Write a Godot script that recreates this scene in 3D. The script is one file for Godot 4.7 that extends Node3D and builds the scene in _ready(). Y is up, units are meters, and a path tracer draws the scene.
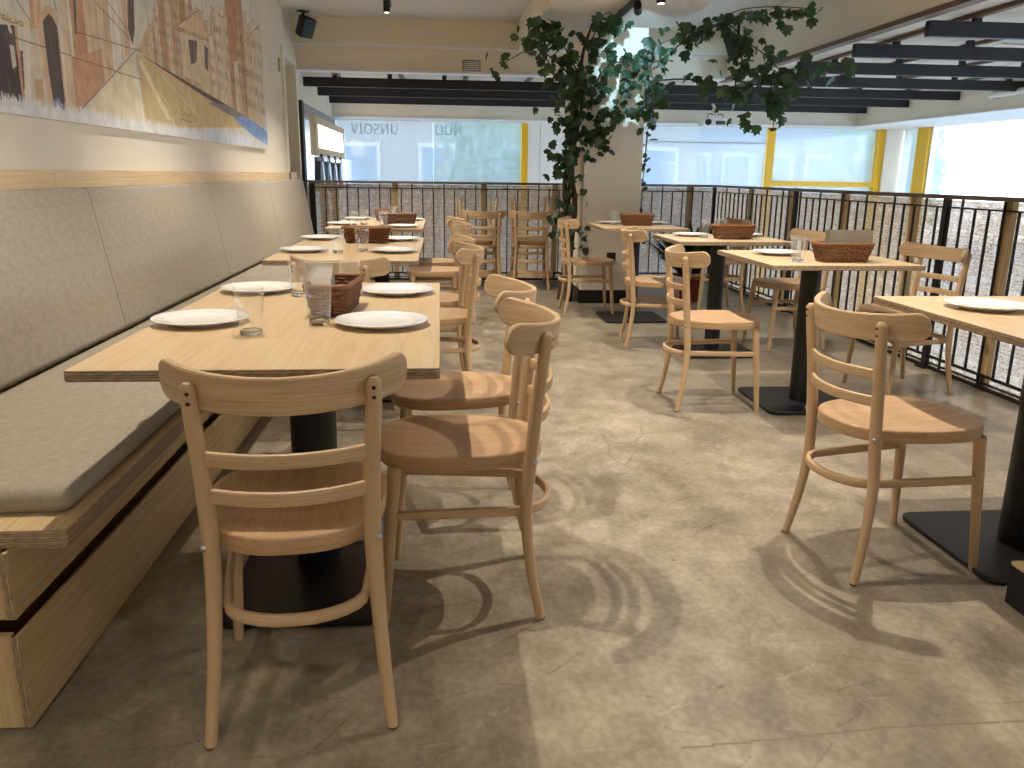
extends Node3D
# A restaurant mezzanine: benches, tables and bentwood chairs on a concrete floor, a railing over a void, windows beyond.
# P(x, height, forward) is the plan: x to the right, forward away from the entrance end (minus z in Godot).

const TABLE_H := 0.782
const CEIL := 2.75

var used := {}
var M := {}
var rng := RandomNumberGenerator.new()

func P(x: float, h: float, f: float) -> Vector3:
	return Vector3(x, h, -f)

# ---------------------------------------------------------------- mesh builder
class MB:
	var st := SurfaceTool.new()
	var off := Vector2.ZERO
	func _init():
		st.begin(Mesh.PRIMITIVE_TRIANGLES)
	func v(p: Vector3, uv: Vector2):
		st.set_uv(uv + off)
		st.add_vertex(p)
	# corners counter-clockwise seen from outside; uv laid along the grain axis g
	func tri(a: Vector3, b: Vector3, c: Vector3, g: Vector3, sg: int = -1):
		var n := (b - a).cross(c - a).normalized()
		var gv := g
		if absf(n.dot(g)) > 0.8:
			gv = Vector3(g.y, g.z, g.x)
		gv = (gv - n * n.dot(gv)).normalized()
		var gu := n.cross(gv)
		st.set_smooth_group(sg)
		for p in [a, c, b]:
			v(p, Vector2(gu.dot(p), gv.dot(p)))
	func quad(a: Vector3, b: Vector3, c: Vector3, d: Vector3, g: Vector3, sg: int = -1):
		tri(a, b, c, g, sg)
		tri(a, c, d, g, sg)
	func tri_uv(a, b, c, ua, ub, uc, sg: int = -1):
		st.set_smooth_group(sg)
		v(a, ua); v(c, uc); v(b, ub)
	func box(c: Vector3, s: Vector3, g := Vector3(0, 0, 1), basis := Basis.IDENTITY):
		var h := s / 2.0
		var q := []
		for i in 8:
			q.append(c + basis * Vector3(h.x * (1 if i & 1 else -1), h.y * (1 if i & 2 else -1), h.z * (1 if i & 4 else -1)))
		var gg := basis * g
		for f in [[1, 3, 7, 5], [0, 4, 6, 2], [2, 6, 7, 3], [0, 1, 5, 4], [4, 5, 7, 6], [0, 2, 3, 1]]:
			var a: Vector3 = q[f[0]]
			var b: Vector3 = q[f[1]]
			var d: Vector3 = q[f[2]]
			var e: Vector3 = q[f[3]]
			if (b - a).cross(d - a).dot((a + d) / 2.0 - c) > 0:
				quad(a, b, d, e, gg)
			else:
				quad(e, d, b, a, gg)
	# upright prism over a convex outline (x, z), chamfered at top and bottom
	func prism(o: PackedVector2Array, y0: float, y1: float, bevel: float, g := Vector3(0, 0, 1), caps := true, sides := true, xf := Transform3D.IDENTITY, sg := -1):
		var n := o.size()
		var ctr := Vector2.ZERO
		for p in o:
			ctr += p / n
		var rings := []
		var levels := [[y0, bevel], [y0 + bevel, 0.0], [y1 - bevel, 0.0], [y1, bevel]] if bevel > 0.0 else [[y0, 0.0], [y1, 0.0]]
		for l in levels:
			var r := []
			for p in o:
				var d: Vector2 = p - ctr
				var k := Vector2(signf(d.x) * minf(absf(d.x), l[1]), signf(d.y) * minf(absf(d.y), l[1]))
				var w: Vector2 = p - k
				r.append(xf * Vector3(w.x, l[0], w.y))
			rings.append(r)
		var gg := xf.basis * g
		var up := xf.basis.y
		var flip := false
		var area := 0.0
		for i in n:
			area += o[i].cross(o[(i + 1) % n])
		flip = area > 0.0
		if sides:
			for k in rings.size() - 1:
				for i in n:
					var j := (i + 1) % n
					if flip:
						quad(rings[k][j], rings[k][i], rings[k + 1][i], rings[k + 1][j], gg, sg)
					else:
						quad(rings[k][i], rings[k][j], rings[k + 1][j], rings[k + 1][i], gg, sg)
		if caps:
			var t: Array = rings[-1]
			var b: Array = rings[0]
			for i in range(1, n - 1):
				if flip:
					tri(t[0], t[i + 1], t[i], gg)
					tri(b[0], b[i], b[i + 1], gg)
				else:
					tri(t[0], t[i], t[i + 1], gg)
					tri(b[0], b[i + 1], b[i], gg)
	# a section (x sideways, y along up) swept along a path
	func sweep(path: Array, sec: PackedVector2Array, up: Vector3, scales: Array = [], caps := true, closed := false, sg := 1):
		var n := path.size()
		var m := sec.size()
		var rings := []
		var along := 0.0
		var lens := []
		for i in n:
			var a: Vector3 = path[(i - 1 + n) % n] if closed else path[maxi(i - 1, 0)]
			var b: Vector3 = path[(i + 1) % n] if closed else path[mini(i + 1, n - 1)]
			var t := (b - a).normalized()
			var u := up
			if absf(t.dot(u)) > 0.995:
				u = Vector3(0, 0, 1) if absf(t.z) < 0.9 else Vector3(1, 0, 0)
			var s := t.cross(u).normalized()
			var w := s.cross(t).normalized()
			var k: float = scales[i] if scales.size() else 1.0
			var r := []
			for q in sec:
				r.append(path[i] + s * q.x * k + w * q.y * k)
			rings.append(r)
			if i > 0:
				along += path[i].distance_to(path[i - 1])
			lens.append(along)
		var per := [0.0]
		for i in m:
			per.append(per[-1] + sec[i].distance_to(sec[(i + 1) % m]))
		var last := n if closed else n - 1
		for i in last:
			var i2 := (i + 1) % n
			var la: float = lens[i]
			var lb: float = lens[i2] if i2 > i else along + path[i].distance_to(path[i2])
			for j in m:
				var j2 := (j + 1) % m
				var a: Vector3 = rings[i][j]
				var b: Vector3 = rings[i][j2]
				var c: Vector3 = rings[i2][j2]
				var d: Vector3 = rings[i2][j]
				var ua := Vector2(per[j], la)
				var ub := Vector2(per[j + 1], la)
				var uc := Vector2(per[j + 1], lb)
				var ud := Vector2(per[j], lb)
				tri_uv(a, c, b, ua, uc, ub, sg)
				tri_uv(a, d, c, ua, ud, uc, sg)
		if caps and not closed:
			for e in [0, n - 1]:
				for j in range(1, m - 1):
					var a: Vector3 = rings[e][0]
					var b: Vector3 = rings[e][j]
					var c: Vector3 = rings[e][j + 1]
					if e == 0:
						tri(a, b, c, Vector3(0, 1, 0), 2)
					else:
						tri(a, c, b, Vector3(0, 1, 0), 2)
	func tube(path: Array, radii: Array, sides := 8, caps := true, sg := 1):
		var sec := PackedVector2Array()
		for i in sides:
			sec.append(Vector2(cos(TAU * i / sides), sin(TAU * i / sides)))
		var ch: Vector3 = (path[-1] - path[0]).abs()
		var ax := Vector3(1, 0, 0)
		if ch.y < ch.x and ch.y <= ch.z:
			ax = Vector3(0, 1, 0)
		elif ch.z < ch.x:
			ax = Vector3(0, 0, 1)
		sweep(path, sec, ax, radii, caps, false, sg)
	# profile (radius, height) from the outside bottom round to the end, turned about the y axis
	func lathe(prof: PackedVector2Array, sides := 24, at := Vector3.ZERO, sg := 1, planar := 0.0):
		for k in prof.size() - 1:
			for i in sides:
				var a0 := TAU * i / sides
				var a1 := TAU * (i + 1) / sides
				var p := []
				for q in [[prof[k], a0], [prof[k], a1], [prof[k + 1], a1], [prof[k + 1], a0]]:
					p.append(at + Vector3(q[0].x * cos(q[1]), q[0].y, q[0].x * sin(q[1])))
				var uv := []
				for q in p:
					uv.append(Vector2(0.5 + (q.x - at.x) * planar, 0.5 + (q.z - at.z) * planar) if planar > 0 else Vector2(atan2(q.z - at.z, q.x - at.x) * 0.05, q.y))
				if prof[k].x > 1e-5:
					tri_uv(p[0], p[2], p[1], uv[0], uv[2], uv[1], sg)
				if prof[k + 1].x > 1e-5:
					tri_uv(p[0], p[3], p[2], uv[0], uv[3], uv[2], sg)
	func mesh(into: ArrayMesh = null) -> ArrayMesh:
		st.generate_normals()
		return st.commit(into) if into else st.commit()

static func rect(x0: float, z0: float, x1: float, z1: float, r := 0.0, k := 1) -> PackedVector2Array:
	var o := PackedVector2Array()
	if r <= 0.0:
		return PackedVector2Array([Vector2(x0, z0), Vector2(x0, z1), Vector2(x1, z1), Vector2(x1, z0)])
	for q in [[x0 + r, z0 + r, PI], [x0 + r, z1 - r, PI / 2], [x1 - r, z1 - r, 0.0], [x1 - r, z0 + r, -PI / 2]]:
		for i in k + 1:
			var a: float = q[2] + (PI / 2) * (1.0 - float(i) / k)
			o.append(Vector2(q[0] + cos(a) * r, q[1] + sin(a) * r))
	return o

static func curve(pts: Array, per := 6) -> Array:
	var out := []
	for i in pts.size() - 1:
		var p0: Vector3 = pts[maxi(i - 1, 0)]
		var p1: Vector3 = pts[i]
		var p2: Vector3 = pts[i + 1]
		var p3: Vector3 = pts[mini(i + 2, pts.size() - 1)]
		for k in per:
			out.append(p1.cubic_interpolate(p2, p0, p3, float(k) / per))
	out.append(pts[-1])
	return out

static func spread(vals: Array, n: int) -> Array:
	var out := []
	for i in n:
		var t := float(i) / (n - 1) * (vals.size() - 1)
		var k := mini(int(t), vals.size() - 2)
		out.append(lerpf(vals[k], vals[k + 1], t - k))
	return out

# ---------------------------------------------------------------- naming and tagging
func numbered(called: String) -> String:
	var k: int = used.get(called, 0)
	used[called] = k + 1
	return called if k == 0 else "%s_%03d" % [called, k]

func part_name(parent: Node, called: String) -> String:
	var counts: Dictionary = parent.get_meta("counts") if parent.has_meta("counts") else {}
	var k: int = counts.get(called, 0)
	counts[called] = k + 1
	parent.set_meta("counts", counts)
	return called if k == 0 else "%s_%03d" % [called, k]

func tag(o: Node, label: String, category: String, group := "", kind := ""):
	o.set_meta("label", label)
	o.set_meta("category", category)
	if group:
		o.set_meta("group", group)
	if kind:
		o.set_meta("kind", kind)

func place(called: String, mesh: Mesh, mats, parent: Node = null) -> MeshInstance3D:
	var o := MeshInstance3D.new()
	o.mesh = mesh
	var list: Array = mats if mats is Array else [mats]
	for i in mesh.get_surface_count():
		o.set_surface_override_material(i, list[mini(i, list.size() - 1)])
	if parent == null:
		o.name = numbered(called)
		add_child(o)
	else:
		o.name = part_name(parent, called)
		parent.add_child(o, true)
	return o

func build(called: String, b: MB, mats, parent: Node = null) -> MeshInstance3D:
	return place(called, b.mesh(), mats, parent)

func thing(called: String, label: String, category: String, at := Vector3.ZERO, turn := 0.0, group := "", kind := "") -> Node3D:
	var o := Node3D.new()
	o.name = numbered(called)
	add_child(o)
	o.position = at
	o.rotation_degrees.y = turn
	tag(o, label, category, group, kind)
	return o

func struct(called: String, b: MB, mat, label: String, category: String) -> MeshInstance3D:
	var o := build(called, b, mat)
	tag(o, label, category, "", "structure")
	return o

func copy(o: Node3D, at: Vector3, turn: float, label: String, group := "") -> Node3D:
	var c: Node3D = o.duplicate()
	c.name = numbered(String(o.name).split("_0")[0])
	add_child(c)
	c.position = at
	c.rotation_degrees = Vector3(0, turn, 0)
	c.set_meta("label", label)
	if group:
		c.set_meta("group", group)
	return c

func drop_counts(n: Node):
	if n.has_meta("counts"):
		n.remove_meta("counts")
	for c in n.get_children():
		drop_counts(c)

# wall-like box between two corners given in plan coordinates
func slab(b: MB, x0: float, h0: float, f0: float, x1: float, h1: float, f1: float, g := Vector3(0, 1, 0)):
	b.box(P((x0 + x1) / 2, (h0 + h1) / 2, (f0 + f1) / 2), Vector3(absf(x1 - x0), absf(h1 - h0), absf(f1 - f0)), g)

func slab_mb(x0: float, h0: float, f0: float, x1: float, h1: float, f1: float, g := Vector3(0, 1, 0)) -> MB:
	var b := MB.new()
	slab(b, x0, h0, f0, x1, h1, f1, g)
	return b

const POLYS := [
	["d8d4c8", [286,185, 814,317, 759,138, 273,137]],
	["e3dccb", [279,158, 315,164, 336,169, 375,173, 369,138, 273,138]],
	["d9ccb4", [336,169, 346,170, 343,139, 329,139]],
	["c8a177", [334,150, 341,151, 340,140, 334,139]],
	["2c2429", [280,161, 324,167, 324,139, 273,138]],
	["e4ddd8", [319,167, 321,167, 322,164, 320,164]],
	["d9cfca", [319,160, 322,160, 322,153, 319,152]],
	["c98f63", [324,167, 326,167, 325,138, 323,138]],
	["4a3a3c", [326,159, 328,159, 326,146, 325,145]],
	["e1d0a5", [281,166, 317,170, 336,170, 336,168, 316,167, 280,163]],
	["d2a06c", [343,199, 352,201, 345,169, 336,168]],
	["e0b78a", [341,182, 345,182, 342,169, 340,169]],
	["d8b490", [342,168, 345,174, 350,178, 356,179, 360,177, 360,171, 360,140, 344,140]],
	["3f3336", [347,172, 350,174, 353,176, 356,175, 359,172, 358,140, 348,140, 347,155]],
	["6c6fa0", [348,144, 353,145, 355,143, 357,140, 349,140]],
	["dcc2a3", [367,205, 455,227, 443,176, 372,141, 360,140]],
	["ebe6dc", [373,207, 381,208, 376,164, 370,162]],
	["3a2d2f", [381,208, 384,209, 377,172, 375,172]],
	["c98d63", [370,162, 402,170, 402,156, 374,142, 368,142]],
	["e6d8c6", [393,212, 400,213, 398,169, 391,167]],
	["c07a50", [410,216, 414,217, 408,171, 403,170]],
	["e9dfd2", [420,218, 428,220, 424,174, 417,172]],
	["b98a66", [420,185, 425,185, 428,169, 422,166]],
	["e8e0d2", [436,222, 446,225, 441,179, 432,176]],
	["3c3030", [446,225, 455,227, 447,185, 442,177, 438,184]],
	["d3d6c6", [459,228, 503,239, 473,191, 447,178]],
	["e2d6b2", [442,174, 445,139, 369,138]],
	["cbb17a", [445,174, 450,139, 679,151, 625,158, 456,174]],
	["e0d1a6", [453,172, 492,145, 485,145, 448,170]],
	["cfae86", [447,175, 461,186, 474,193, 503,239, 540,249, 539,209, 565,216, 586,202, 595,223, 627,221, 655,277, 700,289, 677,210, 748,237, 747,154, 638,162, 456,174]],
	["e0dccf", [687,285, 722,294, 714,232, 677,212]],
	["e0b58c", [516,198, 565,215, 584,202]],
	["d9c09a", [522,197, 584,200, 579,170, 522,172]],
	["b9744a", [655,277, 680,284, 664,198, 648,195, 648,223]],
	["dcae86", [597,221, 627,220, 623,206, 595,199]],
	["3d3336", [538,194, 557,196, 552,183, 540,180]],
	["3d3336", [573,196, 582,195, 578,180, 571,182]],
	["4a3a3d", [485,191, 493,190, 493,178, 486,180]],
	["4a3a3d", [501,193, 505,194, 505,188, 501,187]],
	["4a3a3d", [514,194, 519,193, 516,182, 510,183]],
	["46363a", [455,174, 468,174, 581,168, 638,164, 682,160, 625,159, 508,169]],
	["7d7480", [570,161, 618,163, 682,160, 648,156, 619,157]],
	["6f97dd", [636,155, 682,160, 758,151, 755,140, 709,144]],
	["b9cdf2", [682,160, 762,162, 758,151]],
]
const PLINES := [
	["6b4030", [375,173, 454,176]],
	["6b4030", [368,140, 447,176]],
	["6b4030", [315,163, 450,162]],
	["5a3a30", [456,174, 693,152]],
	["efe7d0", [448,170, 496,144]],
	["efe7d0", [482,168, 563,146]],
	["6b4a3a", [516,198, 565,215]],
	["6b4a3a", [565,215, 586,202]],
	["6b4a3a", [516,196, 586,200]],
	["6b4a3a", [677,210, 748,237]],
	["6b4a3a", [595,223, 627,221]],
	["5a3a30", [328,176, 336,171]],
	["5a3a30", [359,182, 360,178]],
	["5a3a30", [399,189, 441,179]],
	["5a3a30", [414,192, 437,183]],
]

# ---------------------------------------------------------------- textures and materials
func noise(seed_: int, freq: float, oct := 3, kind := FastNoiseLite.TYPE_SIMPLEX_SMOOTH) -> FastNoiseLite:
	var n := FastNoiseLite.new()
	n.seed = seed_
	n.frequency = freq
	n.noise_type = kind
	n.fractal_octaves = oct
	return n

func noise_bytes(n: FastNoiseLite, w: int, h: int) -> PackedByteArray:
	return n.get_seamless_image(w, h, false, false, 0.1, true).get_data()

func tex(w: int, h: int, data: PackedByteArray, fmt := Image.FORMAT_RGB8) -> ImageTexture:
	return ImageTexture.create_from_image(Image.create_from_data(w, h, false, fmt, data))

# wood: grain along v; colours dark, light
func wood_tex(seed_: int, w: int, h: int, dark: Color, light: Color, lines: float, figure: float) -> ImageTexture:
	var fine := noise(seed_, 1.0, 2)
	var broad := noise(seed_ + 5, 1.0, 3)
	var d := PackedByteArray()
	d.resize(w * h * 3)
	for x in w:
		var a := TAU * x / w
		var cx := cos(a)
		var cy := sin(a)
		for y in h:
			var vv := float(y) / h
			var f := fine.get_noise_3d(cx * lines, cy * lines, vv * 3.0)
			var b := broad.get_noise_3d(cx * figure, cy * figure, vv * 2.2)
			var ring := sin((b * 9.0 + f * 0.6) * 3.0)
			var t := clampf(0.55 + f * 0.42 + b * 0.3 + ring * 0.07, 0.0, 1.0)
			var c := dark.lerp(light, t)
			var i := (y * w + x) * 3
			d[i] = int(c.r * 255); d[i + 1] = int(c.g * 255); d[i + 2] = int(c.b * 255)
	return tex(w, h, d)

func ply_edge_tex() -> ImageTexture:
	var w := 256
	var h := 64
	var n := noise(91, 0.06, 2)
	var d := PackedByteArray()
	d.resize(w * h * 3)
	for y in h:
		var layer := int(float(y) / h * 14.0)
		var base := Color("b29a7f") if layer % 2 == 0 else Color("8d7a65")
		if layer % 4 == 2:
			base = Color("9f876c")
		for x in w:
			var k := 1.0 + n.get_noise_2d(x * 0.5, y * 3.0) * 0.28
			var i := (y * w + x) * 3
			d[i] = clampi(int(base.r * k * 255), 0, 255); d[i + 1] = clampi(int(base.g * k * 255), 0, 255); d[i + 2] = clampi(int(base.b * k * 255), 0, 255)
	return tex(w, h, d)

func weave_tex(seed_: int, w: int, a: Color, b: Color, thread: int, slub: float, alpha_lo := 1.0, alpha_hi := 1.0, blotch := 0.35) -> ImageTexture:
	var warp := noise_bytes(noise(seed_, 0.02, 3), w, w)
	var tone := noise_bytes(noise(seed_ + 1, 0.012, 3), w, w)
	var d := PackedByteArray()
	d.resize(w * w * 4)
	var rowv := []
	var colv := []
	var r := RandomNumberGenerator.new()
	r.seed = seed_
	for i in w:
		rowv.append(r.randf())
		colv.append(r.randf())
	for y in w:
		for x in w:
			var i := y * w + x
			var over := (int(x / thread) + int(y / thread)) % 2
			var rv: float = rowv[int(y / thread)]
			var cv: float = colv[int(x / thread)]
			var s := (warp[(y * w + (x / 4)) % (w * w)] / 255.0 - 0.5) * slub * 2.0
			var s2 := (warp[(x * w + (y / 4)) % (w * w)] / 255.0 - 0.5) * slub * 2.0
			var t := clampf(0.5 + (rv - 0.5) * 0.5 * slub + (cv - 0.5) * 0.35 * slub + (s if over else s2) + (0.10 if over else -0.10) + (tone[i] / 255.0 - 0.5) * blotch, 0.0, 1.0)
			var c := a.lerp(b, t)
			d[i * 4] = int(c.r * 255); d[i * 4 + 1] = int(c.g * 255); d[i * 4 + 2] = int(c.b * 255)
			d[i * 4 + 3] = int(255.0 * clampf(lerpf(alpha_hi, alpha_lo, t), 0.0, 1.0))
	return tex(w, w, d, Image.FORMAT_RGBA8)

# loose netting: slubbed threads both ways, thin where two thin threads meet
func net_tex(a: Color, b: Color) -> ImageTexture:
	var w := 512
	var r := RandomNumberGenerator.new()
	r.seed = 99
	var hor := PackedFloat32Array()
	var ver := PackedFloat32Array()
	hor.resize(w * w)
	ver.resize(w * w)
	for line in range(0, w, 4):
		var base := r.randfn() * 0.12
		var x := 0
		while x < w:
			var n := int(r.randf_range(6, 26))
			var t := base + r.randfn() * 0.26
			for q in mini(n, w - x):
				for k in 4:
					hor[(line + k) * w + x + q] = t
			x += n
		base = r.randfn() * 0.06
		x = 0
		while x < w:
			var n := int(r.randf_range(6, 20))
			var t := base + r.randfn() * 0.14
			for q in mini(n, w - x):
				for k in 4:
					ver[(x + q) * w + line + k] = t
			x += n
	var d := PackedByteArray()
	d.resize(w * w * 4)
	for i in w * w:
		var t := clampf(0.5 + hor[i] + ver[i], 0.0, 1.0)
		var c := a.lerp(b, t)
		d[i * 4] = int(c.r * 255); d[i * 4 + 1] = int(c.g * 255); d[i * 4 + 2] = int(c.b * 255)
		d[i * 4 + 3] = int(255.0 * lerpf(1.0, 0.72, t))
	return tex(w, w, d, Image.FORMAT_RGBA8)

const FX0 := -1.6
const FX1 := 3.24
const FF0 := -1.6
const FF1 := 9.45
func concrete_tex() -> ImageTexture:
	var w := 1100
	var h := 2040
	var big := noise_bytes(noise(11, 0.006, 4), w, h)
	var mid := noise_bytes(noise(12, 0.025, 4), w, h)
	var fine := noise_bytes(noise(13, 0.16, 3), w, h)
	var wp := noise(14, 0.010, 3)
	wp.domain_warp_enabled = true
	wp.domain_warp_amplitude = 70.0
	wp.domain_warp_frequency = 0.012
	var swirl := wp.get_image(w, h, false, false, true).get_data()
	var v := PackedFloat32Array()
	v.resize(w * h)
	for i in w * h:
		var m := mid[i] / 255.0 - 0.5
		var s := swirl[i] / 255.0 - 0.5
		v[i] = (big[i] / 255.0 - 0.5) * 0.20 + m * 0.28 + (fine[i] / 255.0 - 0.5) * 0.20 + s * 0.16 + maxf(0.0, absf(s) * -1.6 + 0.09) * 0.9
	# trowel scratches, scuffs and hairline cracks
	var r := RandomNumberGenerator.new()
	r.seed = 77
	for k in 5200:
		var x := r.randf() * w
		var y := r.randf() * h
		var a := r.randf_range(-0.5, 0.9) + (PI if r.randf() < 0.5 else 0.0)
		var bend := r.randf_range(-0.02, 0.02)
		var amp := r.randf_range(-0.17, 0.13)
		for q in int(r.randf_range(6, 34)):
			var xi := int(x)
			var yi := int(y)
			if xi >= 0 and yi >= 0 and xi < w and yi < h:
				v[yi * w + xi] += amp
			x += cos(a); y += sin(a) * 0.9
			a += bend
	for cr in [[[0.957, 3.70], [0.936, 3.577], [0.879, 3.476], [0.862, 3.365], [0.811, 3.262], [0.77, 3.177]], [[0.507, 1.446], [0.771, 1.462], [0.986, 1.481], [1.245, 1.48], [1.7, 1.47]], [[0.75, 3.45], [0.72, 3.30], [0.76, 3.18]], [[0.95, 3.6], [1.10, 3.62], [1.2, 3.68]]]:
		for k in cr.size() - 1:
			for q in 200:
				var t := q / 200.0
				var px: float = lerpf(cr[k][0], cr[k + 1][0], t) + wp.get_noise_2d(q * 0.7, k * 50) * 0.012
				var pf: float = lerpf(cr[k][1], cr[k + 1][1], t)
				var xi := int((px - FX0) / (FX1 - FX0) * w)
				var yi := int((pf - FF0) / (FF1 - FF0) * h)
				if xi > 0 and xi < w - 1 and yi > 0 and yi < h - 1:
					v[yi * w + xi] = minf(v[yi * w + xi], -0.16)
	for k in 130:
		var x := int(r.randf() * (w - 4))
		var y := int(r.randf() * (h - 4))
		for q in int(r.randf_range(1, 6)):
			v[(y + (q / 3)) * w + x + q % 3] -= 0.28
	var d := PackedByteArray()
	d.resize(w * h * 3)
	var lo := Color("4d453a")
	var hi := Color("cfc3ac")
	for i in w * h:
		var c := lo.lerp(hi, clampf(0.50 + v[i] * 1.15, 0.0, 1.0))
		d[i * 3] = int(c.r * 255); d[i * 3 + 1] = int(c.g * 255); d[i * 3 + 2] = int(c.b * 255)
	return tex(w, h, d)

# ---- the printed street sketch: z runs 1.9 to 7.55 m, height 1.37 to 2.66 m
const PZ0 := 190.0
const PZ1 := 756.0
const PH0 := 137.0
const PH1 := 266.0
func painting_tex() -> ImageTexture:
	var w := 1700
	var h := 388
	var im := Image.create_empty(w, h, false, Image.FORMAT_RGB8)
	im.fill(Color("d8d4c8"))
	var polys := POLYS
	var kx := w / (PZ1 - PZ0)
	var ky := h / (PH1 - PH0)
	for e in polys:
		var pts := PackedVector2Array()
		var raw: Array = e[1]
		for i in range(0, raw.size(), 2):
			pts.append(Vector2((raw[i] - PZ0) * kx, (PH1 - raw[i + 1]) * ky))
		fill_poly(im, pts, Color(e[0]))
	var r := RandomNumberGenerator.new()
	r.seed = 5
	# rows of facades: each house a strip with its own wash, outline and windows
	var sky_z := [456, 474, 500, 540, 548, 565, 586, 595, 627, 650, 680, 690, 748]
	var sky_h := [176, 193, 235, 235, 210, 216, 202, 223, 221, 262, 262, 226, 238]
	var washes := [Color("d9c3a0"), Color("cfae86"), Color("e2d4bb"), Color("c99a6d"), Color("d8b59a"), Color("b98a62"), Color("dccbb0"), Color("c2a58c")]
	var z := 458.0
	while z < 747.0:
		var wide := lerpf(3.0, 15.0, (z - 456.0) / 290.0) * r.randf_range(0.7, 1.3)
		var k := 0
		while k < sky_z.size() - 2 and sky_z[k + 1] < z:
			k += 1
		var top := lerpf(sky_h[k], sky_h[k + 1], (z - sky_z[k]) / (sky_z[k + 1] - sky_z[k])) + r.randf_range(-5, 3)
		var low := (lerpf(174, 162, (z - 456) / 182.0) if z < 638 else lerpf(162, 153, (z - 638) / 109.0))
		var c: Color = washes[r.randi() % washes.size()]
		var q := PackedVector2Array([Vector2((z - PZ0) * kx, (PH1 - top) * ky), Vector2((minf(z + wide, 747) - PZ0) * kx, (PH1 - top - r.randf_range(0, 4)) * ky), Vector2((minf(z + wide, 747) - PZ0) * kx, (PH1 - low + wide * 0.06) * ky), Vector2((z - PZ0) * kx, (PH1 - low) * ky)])
		fill_poly(im, q, c)
		stroke(im, q[0], q[3], Color("6e4a36", 0.75))
		stroke(im, q[0], q[1], Color("6e4a36", 0.75))
		var step := lerpf(5.0, 13.0, (z - 456.0) / 290.0)
		var y := low + step * 0.8
		while y < top - step * 0.8:
			for n in 2:
				if r.randf() < 0.75:
					var wx := (z + wide * (0.15 + 0.42 * n) - PZ0) * kx
					var cc := Color("4a3b3a") if r.randf() < 0.4 else Color("8f6e58")
					im.fill_rect(Rect2i(int(wx), int((PH1 - y - step * 0.5) * ky), maxi(1, int(wide * 0.24 * kx)), maxi(2, int(step * 0.5 * ky))), im.get_pixel(clampi(int(wx), 0, w - 1), clampi(int((PH1 - y) * ky), 0, h - 1)).lerp(cc, r.randf_range(0.35, 0.9)))
			y += step
		z += wide
	z = 372.0
	while z < 441.0:
		var wide := r.randf_range(4, 9)
		var low := lerpf(143, 176, (z - 372) / 72.0)
		var c: Color = [Color("e3d3be"), Color("d6b391"), Color("ebe4d8"), Color("c98f66"), Color("dcbfa2")][r.randi() % 5]
		var x0 := (z - PZ0) * kx
		fill_poly(im, PackedVector2Array([Vector2(x0 + 10, 0), Vector2(x0 + wide * kx + 10, 0), Vector2(x0 + wide * kx, (PH1 - low - wide * 0.46) * ky), Vector2(x0, (PH1 - low) * ky)]), c)
		stroke(im, Vector2(x0 + 10, 0), Vector2(x0, (PH1 - low) * ky), Color("8a5a40", 0.8))
		z += wide
	for e in polys:
		if e[0] in ["3c3030", "3a2d2f", "c98d63", "b9744a", "e0b58c", "d9c09a", "3d3336"]:
			var pts := PackedVector2Array()
			var raw: Array = e[1]
			for i in range(0, raw.size(), 2):
				pts.append(Vector2((raw[i] - PZ0) * kx, (PH1 - raw[i + 1]) * ky))
			fill_poly(im, pts, Color(e[0]).lerp(Color("d8d0c0"), 0.12))
	# upright pen and wash strokes over the facades
	for k in 700:
		var zz := r.randf_range(198, 442) if r.randf() < 0.4 else r.randf_range(462, 746)
		var low := r.randf_range(142, 200)
		if zz > 455:
			low = maxf(low, lerpf(174, 154, (zz - 456) / 290.0))
		elif zz > 372:
			low = maxf(low, lerpf(143, 176, (zz - 372) / 72.0))
		var top := low + r.randf_range(4, 26)
		var c: Color = [Color("7a4f38"), Color("b9784e"), Color("efe6d6"), Color("8f6a50"), Color("5a4038"), Color("efe6d6")][r.randi() % 6]
		stroke(im, Vector2((zz - PZ0) * kx, (PH1 - top) * ky), Vector2((zz + r.randf_range(-0.6, 0.6) - PZ0) * kx, (PH1 - low) * ky), Color(c, r.randf_range(0.15, 0.55)))
	for e in PLINES:
		var q: Array = e[1]
		stroke(im, Vector2((q[0] - PZ0) * kx, (PH1 - q[1]) * ky), Vector2((q[2] - PZ0) * kx, (PH1 - q[3]) * ky), Color(Color(e[0]), 0.85), 1)
	# ragged white fringe along the bottom
	for x in w:
		z = PZ0 + x / kx
		var top := 140.5 + r.randf_range(0.0, 3.2) + (2.5 if z > 560 else 0.0)
		var tint := Color("e9ebf0") if z < 560 else Color("d3e0f5")
		var y0 := int((PH1 - top) * ky)
		for y in range(y0, h):
			var keep := im.get_pixel(x, y)
			im.set_pixel(x, y, keep.lerp(tint, 0.9 if z < 690 else 0.25))
	# signature and the shop board lettering
	for s in [[497, 153, 499, 149], [499, 149, 503, 151], [503, 151, 507, 149], [512, 153, 514, 148], [514, 148, 518, 151], [518, 151, 524, 149], [524, 149, 530, 151], [530, 151, 535, 148], [508, 147, 532, 146]]:
		stroke(im, Vector2((s[0] - PZ0) * kx, (PH1 - s[1]) * ky), Vector2((s[2] - PZ0) * kx, (PH1 - s[3]) * ky), Color("3a3a50", 0.9))
	var glyphs := {"G": [[1, 0, 0, 0], [0, 0, 0, 1], [0, 1, 1, 1], [1, 1, 1, 0.5], [1, 0.5, 0.5, 0.5]], "A": [[0, 1, 0.5, 0], [0.5, 0, 1, 1], [0.25, 0.6, 0.75, 0.6]], "L": [[0, 0, 0, 1], [0, 1, 1, 1]], "D": [[0, 0, 0, 1], [0, 0, 1, 0.5], [1, 0.5, 0, 1]], "O": [[0, 0, 1, 0], [1, 0, 1, 1], [1, 1, 0, 1], [0, 1, 0, 0]]}
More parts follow.
